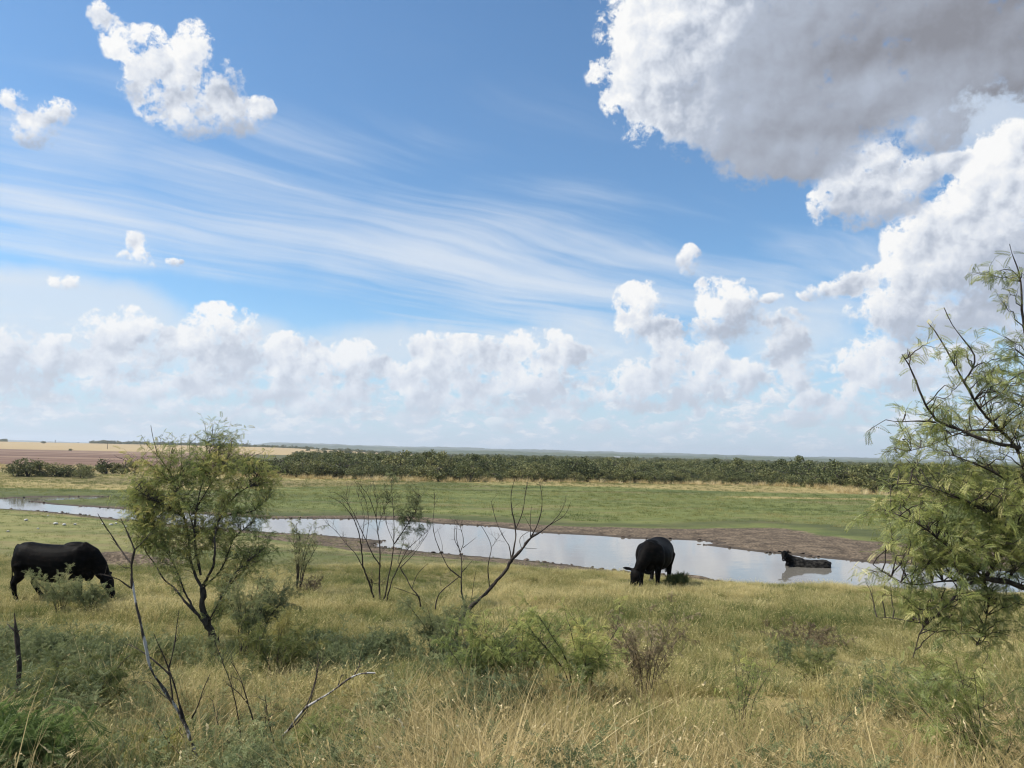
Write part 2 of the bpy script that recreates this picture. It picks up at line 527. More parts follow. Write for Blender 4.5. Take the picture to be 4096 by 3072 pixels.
# ------------------------------------------------------------------ shape of the land
SHORE_PX = [(-700, 1985), (0, 1995), (136, 1989), (401, 1988), (402, 1994), (98, 2006), (217, 2019), (472, 2036), (800, 2057), (1100, 2076),
            (1276, 2075), (1570, 2079), (1717, 2093), (1982, 2108), (2158, 2132), (2400, 2144), (2535, 2155), (2676, 2157), (2829, 2164),
            (2870, 2174), (2800, 2179), (2888, 2190), (3064, 2211), (3299, 2235), (3475, 2250), (3600, 2256), (4096, 2290), (4700, 2320), (5300, 2380),
            (5300, 2440), (4700, 2420), (4096, 2396), (3600, 2374), (3417, 2362), (3181, 2350), (2964, 2335), (2800, 2315), (2711, 2300), (2447, 2280),
            (2275, 2256), (2099, 2240), (1864, 2220), (1688, 2205), (1605, 2195), (1560, 2192), (1490, 2182), (1540, 2163), (1400, 2150), (1265, 2137),
            (1100, 2129), (800, 2105), (466, 2074), (217, 2046), (0, 2034), (-700, 2030)]
SHORE = np.array([at_level(x / 4, y / 4, 0.0)[:2] for x, y in SHORE_PX])


def refine(poly, step, amp, seed):
    out = []
    m = len(poly)
    for i in range(m):
        a, b = poly[i], poly[(i + 1) % m]
        L = np.linalg.norm(b - a); k = max(1, int(L / step))
        nrm = np.array((-(b - a)[1], (b - a)[0])) / (L + 1e-9)
        for j in range(k):
            p = a + (b - a) * j / k
            out.append(p + nrm * amp * (fbm(p[0] * .8, p[1] * .8, 3, seed) - .5) * 2)
    return np.array(out)


SHORE = refine(SHORE, 2.5, .35, 3)


def shore_dist(x, y):
    """distance to the water line, positive on land"""
    p = np.stack([np.ravel(x), np.ravel(y)], -1)
    best = np.full(len(p), 1e9); inside = np.zeros(len(p), bool)
    m = len(SHORE)
    near = (p[:, 1] > 15) & (p[:, 1] < 100)
    q = p[near]; bq = np.full(len(q), 1e9); iq = np.zeros(len(q), bool)
    for i in range(m):
        a, b = SHORE[i], SHORE[(i + 1) % m]
        ab = b - a
        t = np.clip(((q - a) @ ab) / (ab @ ab + 1e-12), 0, 1)
        d = np.hypot(q[:, 0] - a[0] - t * ab[0], q[:, 1] - a[1] - t * ab[1])
        bq = np.minimum(bq, d)
        c = (a[1] > q[:, 1]) != (b[1] > q[:, 1])
        xx = a[0] + (q[:, 1] - a[1]) / (b[1] - a[1] + 1e-12) * (b[0] - a[0])
        iq ^= c & (q[:, 0] < xx)
    best[near] = np.where(iq, -bq, bq)
    best[~near] = np.minimum(80.0, np.abs(p[~near, 1] - 50) * .6)
    return best.reshape(np.shape(x))


HY = [-400, -8, 0, 3, 6, 9, 12, 15, 18, 21, 24, 28, 40, 60, 4000]
HZ = [2.9, 2.85, 2.75, 2.45, 1.85, 1.38, 1.08, .88, .74, .60, .46, .38, .34, .34, .34]


def mound(x, y, cx, cy, rx, ry, h, seed=0):
    q = ((x - cx) / rx) ** 2 + ((y - cy) / ry) ** 2
    return h * np.clip(1 - q, 0, 1) ** 1.5 * (.7 + .6 * fbm(x * 1.3, y * 1.3, 3, seed))


def mid_line(x):
    """depth of the middle of the pond, which parts the near bank from the far one"""
    return np.interp(x, [-60, -40, -33, -24, -12, 0, 10, 20, 40], [58, 58, 57, 52, 45, 36, 33, 29, 27])


SPOIL = at_level(1655 / 4, 1903 / 4, 1.0)        # sandy heap at the edge of the wood
DIRT = at_level(480 / 4, 2238 / 4, .55)           # trampled earth behind the left cow
HEAP = at_level(2760 / 4, 2298 / 4, .42)          # earth on the bank beside the middle cow


def height(x, y):
    x, y = np.asarray(x, float), np.asarray(y, float)
    d = shore_dist(x, y)
    near = np.interp(y, HY, HZ) + .10 * (fbm(x * .35, y * .35, 3, 5) - .5) + .05 * (fbm(x * 1.6, y * 1.6, 3, 9) - .5)
    near = near * smooth(d, -.2, np.interp(x, [-30, -6, 4, 12], [6, 6.5, 5, 2.4])) + np.where(d < 0, d * .12, 0)
    # the far shore: a low mud flat, meadow, and ground that lifts gently behind the wood
    rise = .22 * (1 - np.exp(-np.clip(d, 0, 99) / 2.5)) + .012 * np.clip(d, 0, 60)
    rise = rise + .06 * (fbm(x * .15, y * .15, 3, 21) - .5) * smooth(d, 1, 8)
    rise = rise + .22 * smooth(y, 88, 96) + .9 * smooth(y, 180, 900) + 5 * smooth(y, 900, 3000)
    rise = rise - .16 * np.exp(-((y - 84 - 2 * np.sin(x * .07)) / 1.1) ** 2) * smooth(x, -30, -5) * (1 - smooth(x, 18, 30))
    far = np.where(d < 0, d * .12, rise)
    left = smooth(-x / np.maximum(y, 1), .06, .34) * smooth(y, 250, 1150)
    far = far + 7.5 * left
    side = smooth(y - mid_line(x), -2.5, 2.5)
    z = near * (1 - side) + far * side
    z = z + mound(x, y, SPOIL[0], SPOIL[1] + 4, 8, 4, 1.15, 2) + mound(x, y, DIRT[0], DIRT[1], 2.6, 1.2, .34, 4) + mound(x, y, HEAP[0], HEAP[1], 1.5, .7, .22, 6)
    return z


def ground_z(x, y):
    return float(height(np.array([x]), np.array([y]))[0])


def on_ground(px, py, lo=3.0, hi=400.0):
    """where the ray of that picture point meets the land"""
    d = ray(px, py)
    ys = np.geomspace(lo, hi, 3000)
    z = EYE + d.z / d.y * ys
    g = height(d.x / d.y * ys, ys)
    k = np.argmax(z <= g)
    y = ys[k]
    return np.array((d.x / d.y * y, y, g[k]))


BARE = ((722, 9.8, 1.5, .9), (830, 9.9, .9, .5), (655, 8.6, .7, .6), (560, 6.2, .4, .35))      # worn tan places in the near pasture


def build_ground():
    az = np.concatenate([np.linspace(-180, -52, 33)[:-1], np.linspace(-52, -42, 30)[:-1], np.linspace(-42, 42, 620)[:-1], np.linspace(42, 52, 30)[:-1], np.linspace(52, 180, 33)[:-1]])
    az = np.radians(az)
    rr = np.concatenate([[0.0], np.geomspace(1.0, 20, 90)[:-1], np.linspace(20, 75, 150)[:-1], np.geomspace(75, 160, 75)[:-1], np.geomspace(160, 9000, 70)])
    A, Rr = np.meshgrid(az, rr)
    X, Y = Rr * np.sin(A), Rr * np.cos(A)
    Z = height(X, Y)
    n, m = X.shape
    acc = Acc()
    i = np.arange(n - 1)[:, None] * m; j = np.arange(m)[None]; k = (j + 1) % m
    f = np.stack([i + j, i + k, i + m + k, i + m + j], -1).reshape(-1, 4)
    acc.add(np.stack([X, Y, Z], -1).reshape(-1, 3), f[:, ::-1])
    D = shore_dist(X, Y)
    side = smooth(Y - mid_line(X), -2.5, 2.5)
    nz = fbm(X * .12, Y * .12, 4, 31)
    nf = fbm(X * .03, Y * .09, 4, 37)
    # bare mud round the water: wide on the far right shore, narrow elsewhere
    width = np.interp(X, [-60, -30, -8, 2, 10, 16, 40], [.5, .8, 1.8, 3.2, 4.6, 7.6, 10]) * (.55 + .9 * nz)
    width = width * side + (1 - side) * np.interp(X, [-30, -14, -6, 6, 14], [1.2, 1.8, 3.0, 2.8, 1.3]) * (.5 + nz)
    mud = 1 - smooth(D / width, .62, 1.15)
    spit = np.array([at_level(x / 4, y / 4, 0.1)[:2] for x, y in ((1280, 2165), (1420, 2172))])
    for sx, sy in spit:
        mud = np.maximum(mud, 1 - smooth(np.hypot((X - sx) / 4.2, (Y - sy) / 2.2), .5, 1.1))
    for c, rx, ry in ((DIRT, 3.2, 1.5), (HEAP, 1.9, .9)):
        mud = np.maximum(mud, 1 - smooth(np.hypot((X - c[0]) / rx, (Y - c[1]) / ry) + .8 * (nz - .5), .55, 1.05))
    # dry straw-coloured grass along the wood; a tan tongue from the right
    edge = np.interp(X, [-60, -35, -10, 10, 30, 50, 80], [72, 76, 93, 92, 88, 84, 80]) + 14 * (nf - .5)
    straw = smooth(Y, edge - 3, edge + 3) * side
    tongue = np.exp(-((Y - (79 - .10 * (X - 20))) / 2.4) ** 2) * smooth(X, 12, 30)
    straw = np.maximum(straw, .9 * tongue)
    straw = np.maximum(straw, (1 - smooth(np.hypot((X - SPOIL[0]) / 9.5, (Y - SPOIL[1] - 3) / 5), .7, 1.1)))
    for px_, y_, rx_, ry_ in BARE:
        straw = np.maximum(straw, 1 - smooth(np.hypot((X - at_depth(px_, 680, y_)[0]) / rx_, (Y - y_) / ry_), .6, 1.3))
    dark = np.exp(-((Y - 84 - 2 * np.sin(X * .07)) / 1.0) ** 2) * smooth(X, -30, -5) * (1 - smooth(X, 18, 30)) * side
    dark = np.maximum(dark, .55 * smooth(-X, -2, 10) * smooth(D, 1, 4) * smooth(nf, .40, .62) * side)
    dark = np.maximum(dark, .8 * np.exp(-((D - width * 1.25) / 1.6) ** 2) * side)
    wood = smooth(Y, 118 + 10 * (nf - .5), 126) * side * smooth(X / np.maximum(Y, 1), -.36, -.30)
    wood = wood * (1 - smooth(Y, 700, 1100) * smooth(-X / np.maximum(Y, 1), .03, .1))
    # ploughed land and stubble on the left beyond the bushes
    t = -X / np.maximum(Y, 1)
    field = smooth(t, .30, .36) * smooth(Y, 128, 140)
    stub = np.maximum(smooth(Y, 400, 470) * smooth(t, .05, .12), 0) * side
    me = acc.mesh('ground')
    cols = {'mud': mud, 'straw': straw * (1 - .0 * wood), 'near': 1 - side, 'dark': dark, 'wood': wood, 'field': field, 'stub': stub, 'wet': 1 - smooth(D, .1, .9)}
    for kname, val in cols.items():
        at = me.attributes.new(kname, 'FLOAT', 'POINT')
        at.data.foreach_set('value', np.clip(val, 0, 1).astype(np.float32).ravel())
    m_, N = material('pasture_soil')
    A_ = {k_: N.n('ShaderNodeAttribute', attribute_name=k_).outputs['Fac'] for k_ in cols}
    P = N.n('ShaderNodeNewGeometry').outputs['Position']
    n1 = N.noise(P, 1.3, 6, .62)
    n2 = N.noise(P, 9.0, 5, .6)
    n3 = N.noise(N.v('MULTIPLY', P, (.05, .28, .2)), 1.0, 5, .6)
    n4 = N.noise(P, .16, 4, .6)
    green = ramp_col(N, N.m('MULTIPLY_ADD', n1, .45, N.m('MULTIPLY', n3, .55)), [(.30, (.055, .072, .026)), (.45, (.100, .118, .038)), (.58, (.145, .158, .050)), (.72, (.215, .195, .078))])
    nearc = ramp_col(N, N.m('MULTIPLY_ADD', n2, .5, N.m('MULTIPLY', n4, .5)), [(.30, (.060, .062, .024)), (.5, (.125, .115, .048)), (.68, (.21, .17, .085))])
    nearc = N.mix(N.ramp(N.sep(P)[1], 26, 32), nearc, N.mix(N.ramp(n3, .40, .62), green, (.20, .19, .072)))
    strawc = ramp_col(N, N.m('MULTIPLY_ADD', n1, .5, N.m('MULTIPLY', n3, .5)), [(.32, (.17, .13, .062)), (.5, (.275, .22, .092)), (.68, (.37, .295, .13))])
    mudc = ramp_col(N, N.m('MULTIPLY_ADD', n1, .4, N.m('MULTIPLY', n2, .6)), [(.36, (.034, .026, .018)), (.48, (.088, .065, .044)), (.60, (.205, .155, .105))])
    col = N.mix(A_['near'], green, nearc)
    edge_ = lambda a_, w=.5: N.ramp(N.m('ADD', a_, N.m('MULTIPLY_ADD', n1, w, -w / 2)), .35, .65)
    col = N.mix(N.m('MULTIPLY', N.ramp(N.noise(N.v('MULTIPLY', P, (.06, .2, 1)), 1.0, 6, .7), .52, .66), .70), col, N.mix(n1, strawc, mudc))
    col = N.mix(N.ramp(N.m('ADD', A_['straw'], N.m('MULTIPLY_ADD', n3, 1.8, -.9)), .30, .70), col, strawc)
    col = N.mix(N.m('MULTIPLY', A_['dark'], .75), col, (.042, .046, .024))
    col = N.mix(edge_(A_['mud']), col, mudc)
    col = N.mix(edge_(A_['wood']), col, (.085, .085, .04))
    col = N.mix(edge_(A_['stub'], .3), col, ramp_col(N, n3, [(.3, (.29, .212, .112)), (.7, (.41, .31, .17))]))
    rows = N.noise(N.v('MULTIPLY', P, (.004, .055, 1)), 1.0, 4, .6)
    plough = ramp_col(N, rows, [(.35, (.105, .062, .045)), (.52, (.165, .10, .07)), (.64, (.27, .19, .13))])
    fmask = N.m('MULTIPLY', edge_(A_['field'], .3), N.ramp(N.sep(P)[1], 470, 410))
    col = N.mix(fmask, col, plough)
    col = N.mix(N.m('MULTIPLY', N.ramp(N.m('ADD', A_['wet'], N.m('MULTIPLY_ADD', n2, 1.0, -.5)), .3, .7), .75), col, (.050, .040, .031))
    h = N.m('MULTIPLY_ADD', n2, .5, n1)
    p = princ(N, col, .92, .15, bump(N, h, .7, .12))
    finish(N, p.outputs[0])
    me.materials.append(m_)
    return tag(link('ground', me), kind='structure')


build_ground()


def build_water():
    x0, x1, y0, y1 = -90, 60, 20, 80
    acc = Acc()
    acc.add([(x0, y0, 0), (x1, y0, 0), (x1, y1, 0), (x0, y1, 0)], [(0, 1, 2, 3)])
    m, N = material('pond_water')
    P = N.n('ShaderNodeNewGeometry').outputs['Position']
    w = N.noise(N.v('MULTIPLY', P, (1, 1.7, 1)), 2.2, 3, .5)
    w2 = N.noise(P, .5, 2, .5)
    h = N.m('MULTIPLY_ADD', w, .4, w2)
    p = princ(N, (.17, .155, .13), .035, .5, bump(N, h, .10, .04))
    p.inputs['IOR'].default_value = 1.333
    p.inputs['Specular Tint'].default_value = (1, 1, 1, 1)
    finish(N, p.outputs[0])
    return tag(acc.build('water', m, smooth_=False), kind='structure')


build_water()


def build_hills():
    """low wooded ridges along the horizon, one behind another"""
    m, N = material('wooded_ridge')
    P = N.n('ShaderNodeNewGeometry').outputs['Position']
    n = N.noise(P, .02, 6, .65)
    finish(N, princ(N, ramp_col(N, n, [(.35, (.045, .06, .028)), (.55, (.07, .085, .04)), (.7, (.15, .14, .07))]), .95, .1).outputs[0])
    for y0, top, amp, seed, lo, hi in ((5200, 40, 30, 3, -.36, .68), (3600, 20, 18, 11, -.34, .9), (2300, 9, 9, 17, -.16, .9), (6500, 26, 22, 23, -.9, -.05)):
        xs = np.linspace(lo * y0, hi * y0, 420)
        us = xs / y0
        prof = top + amp * (fbm(us * 9 + seed, us * 0 + .3, 4, seed) - .5) + 4 * (fbm(us * 160, us * 0, 2, seed + 1) - .5)
        prof = prof * np.interp(us, [-.4, -.2, .6], [1.25, 1.15, .8])
        prof = prof * smooth(us, lo, lo + .06) * (1 - smooth(us, hi - .06, hi))
        rows = []
        for q, (dy, k) in enumerate(((-520, 0), (-330, .35), (-160, .75), (0, 1.0), (260, .8), (600, 0))):
            yy = y0 + dy + 60 * (fbm(us * 20, us * 0 + q, 3, seed + 5) - .5)
            base = height(xs, yy)
            rows.append(np.stack([xs, yy, base - 2 + (prof + 2) * k + (5 * (fbm(us * 90, us * 0 + q * 3.1, 3, 77) - .5) * k)], -1))
        v = np.stack(rows); a, b = v.shape[:2]
        i = np.arange(a - 1)[:, None] * b; j = np.arange(b - 1)[None]
        acc = Acc()
        acc.add(v.reshape(-1, 3), np.stack([i + j, i + j + 1, i + b + j + 1, i + b + j], -1).reshape(-1, 4))
        tag(acc.build('hills', m), kind='structure')


build_hills()


def build_haze():
    """the thin summer air between us and the far ridges"""
    acc = Acc()
    x, y0, y1, z0, z1 = 9500.0, -9500.0, 9500.0, -60.0, 130.0
    acc.add([(-x, y0, z0), (x, y0, z0), (x, y1, z0), (-x, y1, z0), (-x, y0, z1), (x, y0, z1), (x, y1, z1), (-x, y1, z1)], [(3, 2, 1, 0), (4, 5, 6, 7), (0, 1, 5, 4), (1, 2, 6, 5), (2, 3, 7, 6), (3, 0, 4, 7)])
    m, N = material('summer_haze')
    v = N.n('ShaderNodeVolumePrincipled')
    v.inputs['Color'].default_value = (.86, .92, 1.0, 1); v.inputs['Density'].default_value = HAZE; v.inputs['Anisotropy'].default_value = .2
    N.t.links.new(v.outputs[0], N.n('ShaderNodeOutputMaterial').inputs['Volume'])
    return tag(acc.build('haze', m, smooth_=False), 'thin pale summer haze over the land', kind='stuff')


HAZE = 1.5e-4
build_haze()

# ------------------------------------------------------------------ plant materials
def bark_material(name, a, b, c=None, scale=30.0):
    m, N = material(name)
    P = N.n('ShaderNodeTexCoord').outputs['Object']
    n = N.noise(N.v('MULTIPLY', P, (1, 1, .35)), scale, 5, .65)
    stops = [(.35, a), (.65, b)] if c is None else [(.42, a), (.50, b), (.54, c)]
    finish(N, princ(N, ramp_col(N, n, stops), .85, .2, bump(N, n, .8, .01)).outputs[0])
    return m


BARK = bark_material('mesquite_bark', (.022, .018, .015), (.085, .068, .055))
DEADWOOD = bark_material('dead_wood', (.020, .016, .014), (.075, .058, .046))
PALEWOOD = bark_material('weathered_wood', (.035, .029, .025), (.10, .085, .072), (.42, .40, .37), 16.0)
FARBARK = bark_material('far_bark', (.04, .033, .028), (.09, .075, .06), scale=3.0)
LEAF = leaf_material('mesquite_leaf', [(.0, (0.126, 0.168, 0.061)), (.35, (0.241, 0.282, 0.086)), (.65, (0.378, 0.394, 0.121)), (1.0, (0.661, 0.559, 0.197))])
LEAF_NEAR = leaf_material('near_mesquite_leaf', [(.0, (0.103, 0.133, 0.039)), (.4, (0.206, 0.242, 0.066)), (.75, (0.328, 0.345, 0.100)), (1.0, (0.586, 0.531, 0.214))], .38, rough=.45, spec=.4)
LEAF_GREY = leaf_material('grey_green_leaf', [(.0, (0.126, 0.151, 0.068)), (.5, (0.266, 0.284, 0.125)), (1.0, (0.506, 0.463, 0.232))])
LEAF_DARK = leaf_material('dark_green_leaf', [(.0, (0.069, 0.091, 0.030)), (.5, (0.159, 0.177, 0.053)), (1.0, (0.381, 0.328, 0.109))])
LEAF_BRIGHT = leaf_material('fresh_green_leaf', [(.0, (0.083, 0.121, 0.036)), (.5, (0.165, 0.230, 0.061)), (1.0, (0.360, 0.375, 0.121))])
LEAF_YELLOW = leaf_material('yellow_leaf', [(.0, (.10, .12, .025)), (.5, (.27, .25, .05)), (1.0, (.42, .37, .09))])
LEAF_DRY = leaf_material('dry_brown_leaf', [(.0, (0.105, 0.076, 0.042)), (.5, (0.252, 0.193, 0.108)), (1.0, (0.399, 0.328, 0.192))], .25)
FARLEAF = leaf_material('far_leaf', [(.0, (0.053, 0.067, 0.025)), (.4, (0.116, 0.128, 0.045)), (.7, (0.177, 0.179, 0.063)), (1.0, (0.283, 0.247, 0.097))], .25, each=.5)


# ------------------------------------------------------------------ leaves
def leaflet_pairs(pairs, length, leaf_l, leaf_w, droop=.35, angle=62):
    """one feathery leaf: a curved stalk with narrow leaflets in pairs (each leaflet one quad)"""
    v, f = [], []
    for i in range(pairs):
        t = (i + .6) / pairs
        c = np.array((t * length, 0, -droop * length * t * t))
        L = leaf_l * (1 - .45 * abs(t - .45))
        for s in (-1, 1):
            a = R(angle - 20 * t)
            d = np.array((math.cos(a), s * math.sin(a), -.25))
            w = np.array((-s * math.sin(a), math.cos(a), 0)) * leaf_w * .5
            k = len(v)
            mid = c + d * L * .5 + np.array((0, 0, .04 * L))
            v += [c, mid - w, c + d * L + np.array((0, 0, -.12 * L)), mid + w]
            f.append((k, k + 1, k + 2, k + 3))
    return np.array(v), np.array(f)


def frames(d, roll):
    """rotation matrices whose first axis is d"""
    d = d / (np.linalg.norm(d, axis=1, keepdims=True) + 1e-9)
    up = np.tile(np.array((0, 0, 1.0)), (len(d), 1))
    b = np.cross(up, d); b /= np.linalg.norm(b, axis=1, keepdims=True) + 1e-9
    c = np.cross(d, b)
    co, si = np.cos(roll)[:, None], np.sin(roll)[:, None]
    return np.stack([d, b * co + c * si, c * co - b * si], -1)


def put_leaves(acc, template, pos, direc, roll, scale, tint):
    v, f = template
    M = frames(direc, roll)
    V = np.einsum('nij,kj->nki', M, v) * np.asarray(scale)[:, None, None] + pos[:, None]
    n, k = len(pos), len(v)
    F = (f[None] + (np.arange(n) * k)[:, None, None]).reshape(-1, f.shape[1])
    acc.add(V.reshape(-1, 3), F, np.repeat(tint, k))


def bend(a, b, rng, wob=.08, n=5, sag=0.0):
    """a slightly crooked line from a to b"""
    a, b = np.asarray(a, float), np.asarray(b, float)
    t = np.linspace(0, 1, n)[:, None]
    L = np.linalg.norm(b - a)
    off = rng.normal(0, wob * L, (n, 3)) * np.sin(np.pi * t) * .6
    p = a + (b - a) * t + off
    p[:, 2] += sag * L * (t[:, 0] * (1 - t[:, 0])) * 4
    return p


def limb_from_px(pts, y, rng, spread=.10, zx=1.0, ox=0.0, oy=0.0, ylast=None):
    """a limb drawn over the photograph stands in depth too: it wanders towards or away from us"""
    m = len(pts)
    drift = np.cumsum(rng.normal(0, spread, m)) if spread else np.zeros(m)
    yy = np.full(m, y) + drift - drift[0]
    return np.array([at_depth((ox + p[0] * zx) / 4, (oy + p[1] * zx) / 4, q) for p, q in zip(pts, yy)])


def resample(p, n):
    s = np.concatenate([[0], np.cumsum(np.linalg.norm(np.diff(p, axis=0), axis=1))])
    t = np.linspace(0, s[-1], n)
    return np.stack([np.interp(t, s, p[:, i]) for i in range(3)], -1)


def limb(acc, p, r0, r1, sides=6, rng=None, tint=.5, knots=.12):
    L = np.linalg.norm(np.diff(p, axis=0), axis=1).sum()
    n = max(5, int(L / .10) + len(p))
    q = resample(p, min(n, 46))
    # round off the corners of the drawn line
    for _ in range(2):
        q[1:-1] = (q[:-2] + 2 * q[1:-1] + q[2:]) / 4
    rad = r0 + (r1 - r0) * np.linspace(0, 1, len(q)) ** .8
    if rng is not None:
        q[1:-1] += rng.normal(0, .25, (len(q) - 2, 3)) * rad[1:-1, None]
        rad = rad * (1 + rng.normal(0, knots, len(q)))
    acc.tube(q, np.maximum(rad, .0015), sides, tint)
    return q


def twigs(acc, q, rng, n, length, r, up=.3, depth=1, side=3, lo=.35):
    """side shoots along the limb q; returns their lines"""
    out = []
    for _ in range(n):
        t = rng.uniform(lo, 1.0)
        i = min(int(t * (len(q) - 1)), len(q) - 2)
        a = q[i] + (q[i + 1] - q[i]) * rng.random()
        d = (q[i + 1] - q[i]); d = d / (np.linalg.norm(d) + 1e-9)
        e = rng.normal(0, 1, 3); e[2] += up; e /= np.linalg.norm(e)
        d = d * .65 + e * .75; d /= np.linalg.norm(d)
        L = length * rng.uniform(.45, 1.15)
        p = bend(a, a + d * L, rng, .07, 5, .04)
        acc.tube(p, np.linspace(r, r * .35, 5), side, .5)
        out.append(p)
        if depth > 1:
            out += twigs(acc, p, rng, 2, length * .55, r * .6, up, depth - 1, side, .3)
    return out


def dress(acc, lines, rng, template, per, scale, tint0=.45, spread=.25, droop=.5, light=None):
    """leaves along the outer part of each line"""
    pos, dr = [], []
    for p in lines:
        n = per if isinstance(per, int) else max(1, int(per * np.linalg.norm(p[-1] - p[0])))
        t = rng.uniform(.25, 1.0, n) * (len(p) - 1)
        i = np.minimum(t.astype(int), len(p) - 2)
        pos.append(p[i] + (p[i + 1] - p[i]) * (t - i)[:, None])
        dr.append(np.tile((p[-1] - p[0]) / (np.linalg.norm(p[-1] - p[0]) + 1e-9), (n, 1)))
    pos, dr = np.concatenate(pos), np.concatenate(dr)
    n = len(pos)
    d = dr * .5 + rng.normal(0, 1, (n, 3)) * .8
    d[:, 2] -= droop
    clump = fbm(pos[:, 0] * 2.2 + 9, pos[:, 2] * 2.2 + pos[:, 1], 3, 51)
    tint = np.clip(tint0 + (clump - .5) * 1.1 + rng.normal(0, spread * .6, n), 0, 1)
    put_leaves(acc, template, pos, d, rng.uniform(-1.2, 1.2, n), rng.uniform(.7, 1.25, n) * scale, tint)


def reach(acc, limbs, clusters, rng, r=.008, sides=4):
    """branches from the nearest limb into each leaf cluster (centre, radii, count); returns lines to dress"""
    out = []
    allp = np.concatenate(limbs)
    for c, rad, n in clusters:
        for _ in range(n):
            u = rng.normal(0, 1, 3); u *= rng.random() ** .4 / np.linalg.norm(u)
            e = np.asarray(c) + u * np.asarray(rad)
            d = np.linalg.norm((allp - e) * (1, 1, 1.0), axis=1) + np.maximum(allp[:, 2] - e[2] + .1, 0) * 1.5
            a = allp[np.argmin(d + rng.uniform(0, .15, len(d)))]
            p = bend(a, e, rng, .10, 7, .06)
            acc.tube(p, np.linspace(r, r * .35, 7), sides, .5)
            out.append(p[2:])
    return out


MESQ = leaflet_pairs(8, .105, .036, .0075)
MESQ_NEAR = leaflet_pairs(7, .125, .052, .0080, .35, 46)
FERN = leaflet_pairs(12, .20, .055, .014, .3, 70)
SMALL = leaflet_pairs(5, .055, .020, .007, .2, 55)
BROAD = leaflet_pairs(4, .09, .034, .013, .3, 45)

# ------------------------------------------------------------------ the mesquite tree left of the middle
Z1 = dict(zx=.5425, ox=0, oy=1650)


